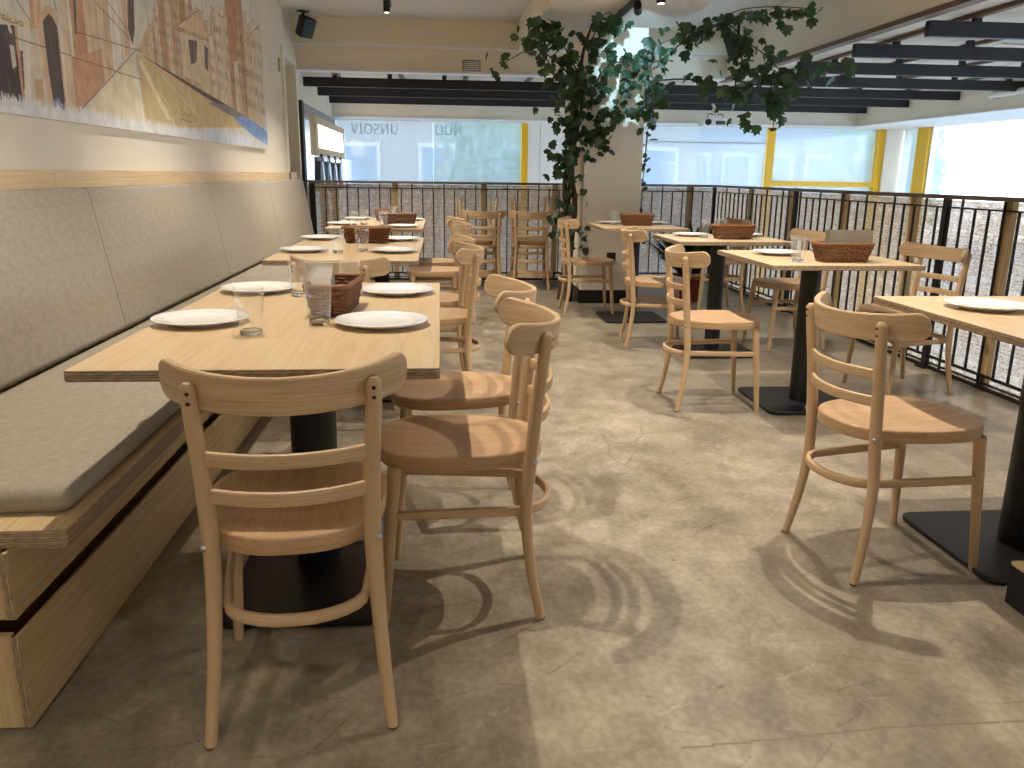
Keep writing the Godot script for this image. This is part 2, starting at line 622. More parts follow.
	var gx := 315.6
	for ch in ["G", "A", "L", "D", "O"]:
		for s in glyphs[ch]:
			stroke(im, Vector2((gx + s[0] * 2.3 - PZ0) * kx, (PH1 - 169.1 + s[1] * 1.5) * ky), Vector2((gx + s[2] * 2.3 - PZ0) * kx, (PH1 - 169.1 + s[3] * 1.5) * ky), Color("5a4630", 0.95))
		gx += 3.2
	# watercolour mottling
	var nz := noise_bytes(noise(55, 0.03, 4), w, h)
	var d := im.get_data()
	for i in w * h:
		var k := 0.93 + nz[i] / 255.0 * 0.14
		d[i * 3] = mini(255, int((d[i * 3] * 0.78 + 46) * k)); d[i * 3 + 1] = mini(255, int((d[i * 3 + 1] * 0.78 + 45) * k)); d[i * 3 + 2] = mini(255, int((d[i * 3 + 2] * 0.78 + 42) * k))
	return tex(w, h, d)

func fill_poly(im: Image, p: PackedVector2Array, c: Color):
	var y0 := 1e9
	var y1 := -1e9
	for q in p:
		y0 = minf(y0, q.y); y1 = maxf(y1, q.y)
	for y in range(maxi(0, int(y0)), mini(im.get_height(), int(y1) + 1)):
		var xs := []
		for i in p.size():
			var a := p[i]
			var b := p[(i + 1) % p.size()]
			if (a.y <= y + 0.5) != (b.y <= y + 0.5):
				xs.append(a.x + (y + 0.5 - a.y) / (b.y - a.y) * (b.x - a.x))
		xs.sort()
		for k in range(0, xs.size() - 1, 2):
			var xa := maxi(0, int(xs[k]))
			var xb := mini(im.get_width(), int(xs[k + 1]))
			if xb > xa:
				im.fill_rect(Rect2i(xa, y, xb - xa, 1), c)

func stroke(im: Image, a: Vector2, b: Vector2, c: Color, wide := 0):
	var n := int(maxf(absf(b.x - a.x), absf(b.y - a.y))) + 1
	for k in n + 1:
		var p := a.lerp(b, float(k) / n)
		for dx in range(0, wide + 1):
			var x := int(p.x) + dx
			var y := int(p.y)
			if x >= 0 and y >= 0 and x < im.get_width() and y < im.get_height():
				im.set_pixel(x, y, im.get_pixel(x, y).lerp(Color(c.r, c.g, c.b), c.a))

func plate_tex() -> ImageTexture:
	var im := Image.create_empty(256, 256, false, Image.FORMAT_RGB8)
	im.fill(Color("efeeec"))
	for a0 in [0.0, PI / 2, PI, PI * 1.5]:
		for k in 16:
			var a: float = a0 + (k - 8) * 0.016
			for q in [100.0, 103.0, 106.0]:
				if (k * 7 + int(q)) % 5 != 0:
					var p: Vector2 = Vector2(128, 128) + Vector2(cos(a), sin(a)) * q
					im.set_pixel(int(p.x), int(p.y), Color("8d9096"))
	for k in 200:
		var a := TAU * k / 200.0
		var p := Vector2(128, 128) + Vector2(cos(a), sin(a)) * 118.0
		im.set_pixel(int(p.x), int(p.y), Color("c9ccd0"))
	return ImageTexture.create_from_image(im)

func mat(c: Color, rough: float, t: Texture2D = null, s := Vector3.ONE, metal := 0.0) -> StandardMaterial3D:
	var m := StandardMaterial3D.new()
	m.albedo_color = c
	m.roughness = rough
	m.metallic = metal
	if t:
		m.albedo_texture = t
		m.uv1_scale = s
	return m

func bumpy(m: StandardMaterial3D, seed_: int, freq: float, strength: float, scale := Vector3.ZERO):
	var nt := NoiseTexture2D.new()
	nt.noise = noise(seed_, freq, 3)
	nt.width = 256
	nt.height = 256
	nt.seamless = true
	nt.as_normal_map = true
	nt.bump_strength = strength
	m.normal_enabled = true
	m.normal_texture = nt

func make_materials():
	var white := Color.WHITE
	var beech := wood_tex(1, 256, 768, Color("ae8d68"), Color("d9bd99"), 22.0, 2.0)
	M.beech = mat(white, 0.42, beech, Vector3(2.6, 1.3, 1))
	M.beech_seat = mat(Color(0.96, 0.93, 0.91), 0.33, beech, Vector3(1.7, 0.9, 1))
	M.table = mat(white, 0.29, wood_tex(2, 384, 768, Color("cfaf82"), Color("e4cba4"), 9.0, 1.6), Vector3(1.1, 0.55, 1))
	M.bench = mat(white, 0.5, wood_tex(3, 384, 768, Color("b4996c"), Color("d8c197"), 8.0, 1.6), Vector3(1.3, 0.6, 1))
	M.strip = mat(white, 0.5, wood_tex(4, 256, 512, Color("caa97c"), Color("e6d0a8"), 8.0, 2.2), Vector3(3.0, 0.5, 1))
	M.ply = mat(white, 0.6, ply_edge_tex(), Vector3(4, 24, 1))
	M.brown_post = mat(white, 0.55, wood_tex(6, 128, 512, Color("a0865c"), Color("c9ae82"), 8.0, 1.5), Vector3(6, 0.8, 1))
	M.boards = mat(white, 0.7, wood_tex(7, 256, 512, Color("b7a58e"), Color("e6ddcf"), 9.0, 1.8), Vector3(2.0, 0.4, 1))
	M.batten = mat(Color("6d553d"), 0.6)
	M.fabric = mat(white, 0.95, weave_tex(21, 512, Color("988e7d"), Color("b3aa99"), 2, 0.4), Vector3(5.0, 5.0, 1))
	M.fabric.rim_enabled = true
	M.fabric.rim = 0.2
	M.screen = mat(white, 0.95, net_tex(Color("977653"), Color("f0d8b8")), Vector3(2.0, 2.0, 1))
	M.screen.transparency = BaseMaterial3D.TRANSPARENCY_ALPHA
	M.screen.backlight_enabled = true
	M.screen.backlight = Color(0.95, 0.92, 0.88)
	M.floor = mat(white, 0.30, concrete_tex())
	M.wall = mat(Color("e1d9c7"), 0.85)
	M.cream = mat(Color("e8dfcc"), 0.85)
	M.ceiling = mat(Color("d6d2cb"), 0.9)
	M.white = mat(Color("e9e7e2"), 0.7)
	M.canvas_edge = mat(Color("e4e2dc"), 0.8)
	M.painting = mat(white, 0.8, painting_tex())
	M.black = mat(Color("121214"), 0.45)
	M.black_soft = mat(Color("17161a"), 0.6)
	M.black_gloss = mat(Color("0d0d0f"), 0.3)
	M.beam = mat(Color("1c1a20"), 0.5)
	M.rail = mat(Color("7a6a58"), 0.5)
	M.bar = mat(Color("15130f"), 0.5)
	M.steel = mat(Color("c9ccd2"), 0.25, null, Vector3.ONE, 1.0)
	M.grey = mat(Color("9a9a9a"), 0.6)
	M.hole = mat(Color("2b1d12"), 0.6)
	M.plate = mat(white, 0.12, plate_tex())
	M.plate.clearcoat_enabled = true
	M.plate.clearcoat = 0.5
	M.glass = mat(Color(0.98, 0.99, 0.985, 0.03), 0.02)
	M.glass.refraction_enabled = true
	M.glass.refraction_scale = 0.05
	M.clear = mat(Color(0.93, 0.96, 0.96, 0.035), 0.03)
	M.clear.transparency = BaseMaterial3D.TRANSPARENCY_ALPHA
	M.wicker = mat(Color("6d4526"), 0.55)
	M.wicker2 = mat(Color("835732"), 0.5)
	M.paper = mat(Color("e6e3dc"), 0.8)
	M.card = mat(Color("a59c8d"), 0.6)
	M.pane = mat(Color(0.86, 0.93, 0.97, 0.30), 0.05)
	M.pane.transparency = BaseMaterial3D.TRANSPARENCY_ALPHA
	M.film = mat(Color(0.76, 0.81, 0.84, 0.52), 0.08)
	M.film.transparency = BaseMaterial3D.TRANSPARENCY_ALPHA
	M.film.backlight_enabled = true
	M.film.backlight = Color(0.13, 0.135, 0.14)
	M.yellow = mat(Color("e3b21c"), 0.45)
	M.terracotta = mat(Color("8d4a26"), 0.7)
	M.soil = mat(Color("2a1f16"), 0.95)
	M.bark = mat(Color("4a3526"), 0.85)
	bumpy(M.bark, 41, 0.05, 4.0)
	M.leaves = []
	for c in ["16291a", "1d3622", "264229", "12211a", "3f5f30", "21402f"]:
		var m := mat(Color(c), 0.45)
		m.backlight_enabled = true
		m.backlight = Color(0.25, 0.32, 0.15)
		M.leaves.append(m)
	M.street_leaf = mat(Color("76847a"), 0.6)
	M.street_leaf.backlight_enabled = true
	M.street_leaf.backlight = Color(0.6, 0.7, 0.5)
	M.tower = mat(Color("4b4a49"), 0.8)
	M.pavement = mat(Color("928f89"), 0.9)
	M.stone = mat(Color("918c83"), 0.9)
	M.stone2 = mat(Color("868d94"), 0.9)
	M.shutter = mat(Color("6d7f8e"), 0.5)
	M.stone_frame = mat(Color("b3b3ae"), 0.8)
	M.door = mat(Color("b9b2a0"), 0.6)
	M.tile = mat(Color("a39b90"), 0.5)
	M.stripe = mat(Color("a24a1c"), 0.6)
	M.sign_frame = mat(Color("c9b190"), 0.6)
	M.sign_glow = mat(Color("fff4e0"), 0.5)
	M.sign_glow.emission_enabled = true
	M.sign_glow.emission = Color("fff2dc")
	M.sign_glow.emission_energy_multiplier = 2.2
	M.lens = mat(Color("fff6e6"), 0.4)
	M.lens.emission_enabled = true
	M.lens.emission = Color("ffe9c8")
	M.lens.emission_energy_multiplier = 4.0
	M.lens_cool = mat(Color("eef6ff"), 0.4)
	M.lens_cool.emission_enabled = true
	M.lens_cool.emission = Color("d6ecff")
	M.lens_cool.emission_energy_multiplier = 4.0
	M.letters = mat(Color("a9c6da"), 0.5)

# ---------------------------------------------------------------- furniture
func ellipse(rx: float, ry: float, n: int) -> PackedVector2Array:
	var o := PackedVector2Array()
	for i in n:
		o.append(Vector2(rx * cos(TAU * i / n), ry * sin(TAU * i / n)))
	return o

func round_bar(hx: float, hy: float, r: float) -> PackedVector2Array:
	var o := PackedVector2Array()
	for q in [[hx - r, hy - r, 0.0], [-hx + r, hy - r, PI / 2], [-hx + r, -hy + r, PI], [hx - r, -hy + r, PI * 1.5]]:
		for i in 3:
			var a: float = q[2] + PI / 4 * i
			o.append(Vector2(q[0] + cos(a) * r, q[1] + sin(a) * r))
	return o

# seat outline in the chair's own axes (forward is -z)
func seat_outline(k: float) -> Array:
	var pts := []
	for i in 48:
		var a := TAU * i / 48
		var c := cos(a)
		var s := sin(a)
		var e := 2.7
		var r := pow(pow(absf(c), e) + pow(absf(s), e), -1.0 / e)
		var z := r * s
		var x := r * c
		var half := 0.221 - 0.025 * (z + 1.0)
		pts.append(Vector3(x * half * k, 0, z * 0.228 * k - 0.008))
	return pts

func make_chair() -> Node3D:
	var t := thing("bentwood_chair", "", "chair")
	# seat: rings from the dished middle over a rounded edge to the underside
	var b := MB.new()
	var rings := []
	for q in [[0.02, 0.462], [0.3, 0.4625], [0.6, 0.465], [0.85, 0.4695], [0.955, 0.4715], [0.985, 0.4708], [0.996, 0.4685], [1.0, 0.465], [1.0, 0.437], [0.994, 0.4335], [0.9, 0.433], [0.02, 0.433]]:
		var r := []
		for p in seat_outline(q[0]):
			r.append(Vector3(p.x, q[1], p.z))
		rings.append(r)
	for k in rings.size() - 1:
		for i in 48:
			var j := (i + 1) % 48
			b.quad(rings[k][i], rings[k][j], rings[k + 1][j], rings[k + 1][i], Vector3(0, 0, 1) if k < 5 else Vector3(1, 0, 0), 1 if k < 5 else (2 if k < 9 else 3))
	build("seat", b, M.beech_seat, t)
	for s in [-1.0, 1.0]:
		b = MB.new()
		b.off = Vector2(0.13 * s, 0.2)
		var path := curve([Vector3(0.190 * s, 0.0, 0.212), Vector3(0.177 * s, 0.15, 0.184), Vector3(0.167 * s, 0.30, 0.170), Vector3(0.161 * s, 0.44, 0.178), Vector3(0.164 * s, 0.60, 0.192), Vector3(0.170 * s, 0.72, 0.206), Vector3(0.172 * s, 0.788, 0.214)], 5)
		path.append(path[-1] + Vector3(0, 0.008, 0.001))
		var rad := spread([0.0125, 0.0145, 0.0165, 0.0178, 0.0172, 0.0165, 0.0158], path.size() - 1)
		rad.append(0.008)
		b.tube(path, rad, 12)
		var leg := build("leg", b, M.beech, t)
		b = MB.new()
		b.tube([Vector3(0.190 * s, 0.0, 0.2125), Vector3(0.190 * s, 0.006, 0.212)], [0.011, 0.0132], 10)
		build("foot_glide", b, M.black_soft, leg)
		b = MB.new()
		b.off = Vector2(0.07 * s, 0.5)
		path = [Vector3(0.186 * s, 0.0, -0.212), Vector3(0.181 * s, 0.12, -0.203), Vector3(0.175 * s, 0.25, -0.193), Vector3(0.166 * s, 0.437, -0.178)]
		b.tube(path, [0.0125, 0.0145, 0.0165, 0.0185], 12)
		leg = build("leg", b, M.beech, t)
		b = MB.new()
		b.tube([Vector3(0.186 * s, 0.0, -0.2125), Vector3(0.186 * s, 0.006, -0.212)], [0.011, 0.0132], 10)
		build("foot_glide", b, M.black_soft, leg)
		# dome bolt through the rear leg, screws through the top of the post
		b = MB.new()
		var d := Vector3(s * 0.75, 0, 0.66).normalized()
		var c := Vector3(0.161 * s, 0.448, 0.1785) + d * 0.0168
		b.tube([c, c + d * 0.003, c + d * 0.0055, c + d * 0.007], [0.0085, 0.008, 0.005, 0.001], 12)
		build("bolt", b, M.steel, t)
		for h in [0.757, 0.777]:
			b = MB.new()
			var q := Vector3(0.1715 * s, h, 0.206 + (h - 0.72) * 0.117 + 0.0152)
			b.tube([q, q + Vector3(0, -0.0006, 0.0016)], [0.0045, 0.0040], 8)
			build("screw_hole", b, M.hole, t)
	# crest rail: curved plank with rounded ends
	b = MB.new()
	var path := []
	var prof := []
	var n := 44
	for i in n + 1:
		var u := -1.0 + 2.0 * i / n
		u = sin(u * PI / 2)
		var a := u * 1.12
		path.append(Vector3(sin(a) * 0.262, 0, 0.254 - (1.0 - cos(a)) * 0.262))
		var e := clampf((1.0 - absf(u)) / 0.13, 0.0, 1.0)
		var f := sqrt(1.0 - pow(1.0 - e, 2.0))
		prof.append([lerpf(0.784, 0.735 + 0.014 * u * u, f), lerpf(0.788, 0.810 + 0.022 * u * u, f)])
	var loops := []
	for i in n + 1:
		var a: Vector3 = path[maxi(i - 1, 0)]
		var c: Vector3 = path[mini(i + 1, n)]
		var tn := (c - a).normalized()
		var nrm := Vector3(-tn.z, 0, tn.x)  # rearward
		if nrm.z < 0:
			nrm = -nrm
		var lo: float = prof[i][0]
		var hi: float = prof[i][1]
		var ring := []
		var cr := minf(0.0035, (hi - lo) * 0.4)
		for q in [[-0.009, lo + cr], [-0.009, hi - cr], [-0.006, hi], [0.006, hi], [0.009, hi - cr], [0.009, lo + cr], [0.006, lo], [-0.006, lo]]:
			ring.append(path[i] + nrm * q[0] + Vector3(0, q[1], (q[1] - 0.78) * 0.12))
		loops.append(ring)
	for i in n:
		for j in 8:
			var k := (j + 1) % 8
			var sgn := 1 + j % 2 + (j / 4) * 2
			var va: float = asin(clampf(path[i].x / 0.262, -1, 1)) * 0.262 + 0.4
			var vb: float = asin(clampf(path[i + 1].x / 0.262, -1, 1)) * 0.262 + 0.4
			var ua: float = 0.012 * j + loops[i][j].y
			var ub: float = 0.012 * j + loops[i][k].y
			var uc: float = 0.012 * j + loops[i + 1][k].y
			var ud: float = 0.012 * j + loops[i + 1][j].y
			b.tri_uv(loops[i][j], loops[i][k], loops[i + 1][k], Vector2(ua, va), Vector2(ub, va), Vector2(uc, vb), sgn)
			b.tri_uv(loops[i][j], loops[i + 1][k], loops[i + 1][j], Vector2(ua, va), Vector2(uc, vb), Vector2(ud, vb), sgn)
	for e in [0, n]:
		for j in range(1, 7):
			if e == 0:
				b.tri(loops[e][0], loops[e][j + 1], loops[e][j], Vector3(1, 0, 0))
			else:
				b.tri(loops[e][0], loops[e][j], loops[e][j + 1], Vector3(1, 0, 0))
	build("crest_rail", b, M.beech, t)
	for h in [0.560, 0.640]:
		b = MB.new()
		b.off = Vector2(h, h * 3)
		path = []
		for i in 13:
			var u := -1.0 + i / 6.0
			path.append(Vector3(u * (0.158 + (h - 0.56) * 0.06), h, 0.180 + (h - 0.44) * 0.08 + 0.046 * (1.0 - u * u)))
		b.sweep(path, round_bar(0.0062, 0.0155, 0.0035), Vector3(0, 1, 0.1).normalized())
		build("back_slat", b, M.beech, t)
	# hoop stretcher: open at the front legs, closed behind the rear legs
	b = MB.new()
	path = []
	for q in [Vector3(-0.172, 0.300, -0.190), Vector3(-0.162, 0.300, -0.05), Vector3(-0.150, 0.300, 0.08), Vector3(-0.143, 0.300, 0.145)]:
		path.append(q)
	for i in range(1, 12):
		var a := PI * i / 12
		path.append(Vector3(-cos(a) * 0.143, 0.300, 0.145 + sin(a) * 0.096))
	for q in [Vector3(0.143, 0.300, 0.145), Vector3(0.150, 0.300, 0.08), Vector3(0.162, 0.300, -0.05), Vector3(0.172, 0.300, -0.190)]:
		path.append(q)
	b.sweep(path, round_bar(0.0085, 0.0135, 0.006), Vector3(0, 1, 0))
	build("hoop_stretcher", b, M.beech, t)
	return t

# a pedestal table; footprint w along x and d along forward, centred on (x, f)
func table(x: float, f: float, w: float, d: float, pole_r: float, plate_w: float, plate_d: float, label: String):
	var t := thing("pedestal_table", label, "table", P(x, 0, f), 0, "pedestal tables")
	var o := rect(-w / 2, -d / 2, w / 2, d / 2, 0.006, 1)
	var a := MB.new()
	a.off = Vector2(x * 0.37, f * 0.61)
	a.prism(o, TABLE_H - 0.024, TABLE_H, 0.0015, Vector3(0, 0, 1), true, false)
	var m := a.mesh()
	a = MB.new()
	a.prism(o, TABLE_H - 0.024, TABLE_H, 0.0015, Vector3(0, 1, 0), false, true)
	m = a.mesh(m)
	place("tabletop", m, [M.table, M.ply], t)
	a = MB.new()
	a.prism(rect(-w * 0.3, -d * 0.3, w * 0.3, d * 0.3, 0.02, 2), TABLE_H - 0.030, TABLE_H - 0.024, 0.0)
	build("mounting_plate", a, M.black, t)
	a = MB.new()
	a.lathe(PackedVector2Array([Vector2(pole_r, 0.010), Vector2(pole_r, TABLE_H - 0.030)]), 28)
	build("pole", a, M.black, t)
	a = MB.new()
	a.prism(rect(-plate_w / 2, -plate_d / 2, plate_w / 2, plate_d / 2, 0.045, 5), 0.004, 0.018, 0.003)
	build("base_plate", a, M.black, t)
	a = MB.new()
	for q in [[-1, -1], [1, -1], [1, 1], [-1, 1]]:
		a.lathe(PackedVector2Array([Vector2(0.018, 0.0), Vector2(0.018, 0.0045)]), 10, Vector3(q[0] * (plate_w / 2 - 0.05), 0, q[1] * (plate_d / 2 - 0.05)))
	build("levelling_feet", a, M.black_soft, t)
	return t

func make_plate() -> MeshInstance3D:
	var b := MB.new()
	b.lathe(PackedVector2Array([Vector2(0, 0.001), Vector2(0.072, 0.001), Vector2(0.076, 0.0), Vector2(0.080, 0.002), Vector2(0.086, 0.006), Vector2(0.124, 0.0155), Vector2(0.1265, 0.0175), Vector2(0.1255, 0.0195), Vector2(0.121, 0.0185), Vector2(0.088, 0.0112), Vector2(0.083, 0.0085), Vector2(0.076, 0.0062), Vector2(0.0, 0.0058)]), 48, Vector3.ZERO, 1, 3.95)
	var o := build("dinner_plate", b, M.plate)
	tag(o, "", "plate", "dinner plates on the tables")
	return o

func make_glass() -> Node3D:
	var t := thing("glass_tumbler", "", "glass", Vector3.ZERO, 0, "clear tumblers on the tables")
	var b := MB.new()
	b.lathe(PackedVector2Array([Vector2(0.0278, 0.010), Vector2(0.0330, 0.062), Vector2(0.0372, 0.1185), Vector2(0.0366, 0.1205), Vector2(0.0357, 0.1195), Vector2(0.0316, 0.062), Vector2(0.0262, 0.014)]), 36)
	build("wall", b, M.clear, t)
	b = MB.new()
	b.lathe(PackedVector2Array([Vector2(0, 0.0005), Vector2(0.024, 0.0), Vector2(0.0268, 0.002), Vector2(0.0277, 0.010), Vector2(0.0262, 0.0138), Vector2(0.022, 0.0115), Vector2(0.0, 0.0105)]), 36)
	build("base", b, M.glass, t)
	return t

func basket_loop(k: float, h: float, n: int, wob: float, par: int) -> Array:
	var hx := lerpf(0.116, 0.138, k)
	var hz := lerpf(0.048, 0.063, k)
	var r := 0.02
	var out := []
	var o := rect(-hx, -hz, hx, hz, r, 3)
	var per := 0.0
	for i in o.size():
		per += o[i].distance_to(o[(i + 1) % o.size()])
	for i in n:
		var d := per * i / n
		var j := 0
		while d > o[j].distance_to(o[(j + 1) % o.size()]):
			d -= o[j].distance_to(o[(j + 1) % o.size()])
			j += 1
		var a := o[j]
		var b := o[(j + 1) % o.size()]
		var q := a + (b - a).normalized() * d
		var nr := Vector2((b - a).y, -(b - a).x).normalized()
		if nr.dot(q) < 0:
			nr = -nr
		var s := wob * (1.0 if (i / 2 + par) % 2 == 0 else -1.0)
		out.append(Vector3(q.x + nr.x * s, h, q.y + nr.y * s))
	return out

func make_basket() -> Node3D:
	var t := thing("wicker_basket", "", "basket", Vector3.ZERO, 0, "wicker baskets on the tables")
	var b := MB.new()
	for k in 7:
		b.sweep(basket_loop(k / 7.0, 0.010 + k * 0.0112, 64, 0.0030, k % 2), ellipse(0.0030, 0.0058, 5), Vector3(0, 1, 0), [], false, true)
	build("woven_sides", b, M.wicker, t)
	b = MB.new()
	for i in 32:
		var lo: Vector3 = basket_loop(0.0, 0.006, 64, 0.0, 0)[i * 2]
		var hi: Vector3 = basket_loop(1.0, 0.090, 64, 0.0, 0)[i * 2]
		b.tube([lo, hi], [0.0026, 0.0026], 5)
	build("stakes", b, M.wicker2, t)
	b = MB.new()
	b.sweep(basket_loop(1.0, 0.089, 48, 0.0, 0), ellipse(0.0062, 0.0070, 7), Vector3(0, 1, 0), [], false, true)
	build("rim", b, M.wicker2, t)
	b = MB.new()
	b.prism(rect(-0.115, -0.047, 0.115, 0.047, 0.018, 3), 0.0, 0.006, 0.0)
	build("bottom", b, M.wicker, t)
	return t

func napkins(called: String, at: Vector3, turn: float, label: String, group := ""):
	var b := MB.new()
	for k in 4:
		var a := -0.25 + k * 0.13
		var bs := Basis(Vector3(0, 1, 0), k * 0.15) * Basis(Vector3(0, 0, 1), a)
		b.box(Vector3(-0.015 + k * 0.009, 0.065 + 0.004 * k, -0.008 * k), Vector3(0.0022, 0.118, 0.085), Vector3(0, 1, 0), bs)
	var o := build(called, b, M.paper)
	o.position = at
	o.rotation_degrees.y = turn
	tag(o, label, "napkins", group)
	return o

func bench():
	var t := thing("wall_bench", "long birch plywood wall bench with dark slot along its front", "bench", P(-1.2, 0, 1.60))
	var L := 7.55   # runs forward from 1.60 to 9.15
	# positions below are relative: x offset from -1.2, z minus = forward
	var seams := [0.0, 1.52, 3.04, 4.56, 6.06, L]
	for k in seams.size() - 1:
		var z0: float = seams[k] + 0.0008
		var z1: float = seams[k + 1] - 0.0008
		for q in [[0.006, 0.228], [0.266, 0.418]]:
			var b := MB.new()
			b.off = Vector2(k * 0.31, k * 0.7 + q[0])
			var o := rect(0.300, -z1, 0.310, -z0, 0.0012, 1)
			b.prism(o, q[0], q[1], 0.0012, Vector3(0, 0, 1))
			build("front_panel", b, M.bench, t)
	for q in [[0.006, 0.228], [0.266, 0.418]]:
		var b := MB.new()
		b.prism(rect(-0.30, -0.020, 0.2915, -0.002, 0.0012, 1), q[0], q[1], 0.0012, Vector3(0, 1, 0))
		build("end_panel", b, M.bench, t)
		# the exposed ply edge of the front panel at the near end
		b = MB.new()
		b.box(Vector3(0.301, (q[0] + q[1]) / 2, -0.0002), Vector3(0.0165, q[1] - q[0] - 0.003, 0.0022), Vector3(1, 0, 0))
		build("ply_edge", b, M.ply, t)
	var c := MB.new()
	c.box(Vector3(-0.07, 0.209, -L / 2 - 0.05), Vector3(0.46, 0.415, L - 0.12))
	build("carcass", c, M.bench, t)
	# seat board, its plies showing at the edge
	var o2 := rect(-0.32, -L, 0.424, -0.02, 0.003, 1)
	c = MB.new()
	c.prism(o2, 0.418, 0.458, 0.0015, Vector3(0, 0, 1), true, false)
	var m := c.mesh()
	c = MB.new()
	c.prism(o2, 0.418, 0.458, 0.0015, Vector3(0, 1, 0), false, true)
	m = c.mesh(m)
	place("seat_board", m, [M.bench, M.ply], t)
	# upholstered seat and back cushions
	var cut := [1.70, 3.62, 5.44, 7.27, 9.13]
	var names := ["nearest the free end of the bench", "second from the free end of the bench", "third from the free end of the bench", "at the far end of the bench"]
	for k in 4:
		var z0: float = cut[k] + 0.003
		var z1: float = cut[k + 1] - 0.003
		c = MB.new()
		cushion(c, rect(-1.36, -z1, -0.805, -z0, 0.02, 3), 0.4585, 0.515)
		var s := build("seat_cushion", c, M.fabric)
		tag(s, "grey-beige woven seat cushion " + names[k], "cushion", "seat cushions on the bench")
		if k == 0:
			z0 = 1.72
		var bk := thing("back_cushion", "tall grey-beige woven backrest panel " + names[k], "cushion", P(-1.40, 0.50, 0), 0, "backrest panels along the wall")
		c = MB.new()
		var sec := PackedVector2Array()
		for q in [[-0.085, -0.02], [0.015, 0.0], [0.028, 0.012], [0.030, 0.03], [-0.062, 0.585], [-0.068, 0.600], [-0.080, 0.606], [-0.118, 0.606], [-0.118, -0.02]]:
			sec.append(Vector2(q[0], q[1]))
		var path := []
		var sc := []
		for q in [[0.0, 0.985], [0.006, 0.995], [0.016, 1.0]]:
			path.append(Vector3(0, 0, -z0 - q[0])); sc.append(q[1])
		for i in range(1, 6):
			path.append(Vector3(0, 0, -lerpf(z0 + 0.016, z1 - 0.016, i / 6.0))); sc.append(1.0)
		for q in [[0.016, 1.0], [0.006, 0.995], [0.0, 0.985]]:
			path.append(Vector3(0, 0, -z1 + q[0])); sc.append(q[1])
		c.sweep(path, sec, Vector3(0, 1, 0), sc)
		build("upholstery", c, M.fabric, bk)
		# plywood backing board that the panel is fixed to
		c = MB.new()
		c.box(Vector3(-0.1225, 0.28, -(z0 + z1) / 2), Vector3(0.008, 0.56, z1 - z0 - 0.02))
		build("backing_board", c, M.bench, bk)

func cushion(b: MB, o: PackedVector2Array, y0: float, y1: float):
	var n := o.size()
	var ctr := Vector2.ZERO
	for p in o:
		ctr += p / n
	var rings := []
	for q in [[0.012, 0.0], [0.002, 0.010], [0.0, 0.022], [0.001, 0.036], [0.008, 0.048], [0.020, 0.0545], [0.045, 0.0565]]:
		var r := []
		for p in o:
			var d: Vector2 = p - ctr
			var w: Vector2 = p - Vector2(signf(d.x) * q[0], signf(d.y) * q[0])
			r.append(Vector3(w.x, y0 + q[1] * (y1 - y0) / 0.0565, w.y))
		rings.append(r)
	for k in rings.size() - 1:
		for i in n:
			var j := (i + 1) % n
			b.quad(rings[k][i], rings[k][j], rings[k + 1][j], rings[k + 1][i], Vector3(0, 0, 1), 1)
	var t: Array = rings[-1]
	var u: Array = rings[0]
	for i in range(1, n - 1):
		b.tri(t[0], t[i], t[i + 1], Vector3(0, 0, 1), 1)
		b.tri(u[0], u[i + 1], u[i], Vector3(0, 0, 1), 3)

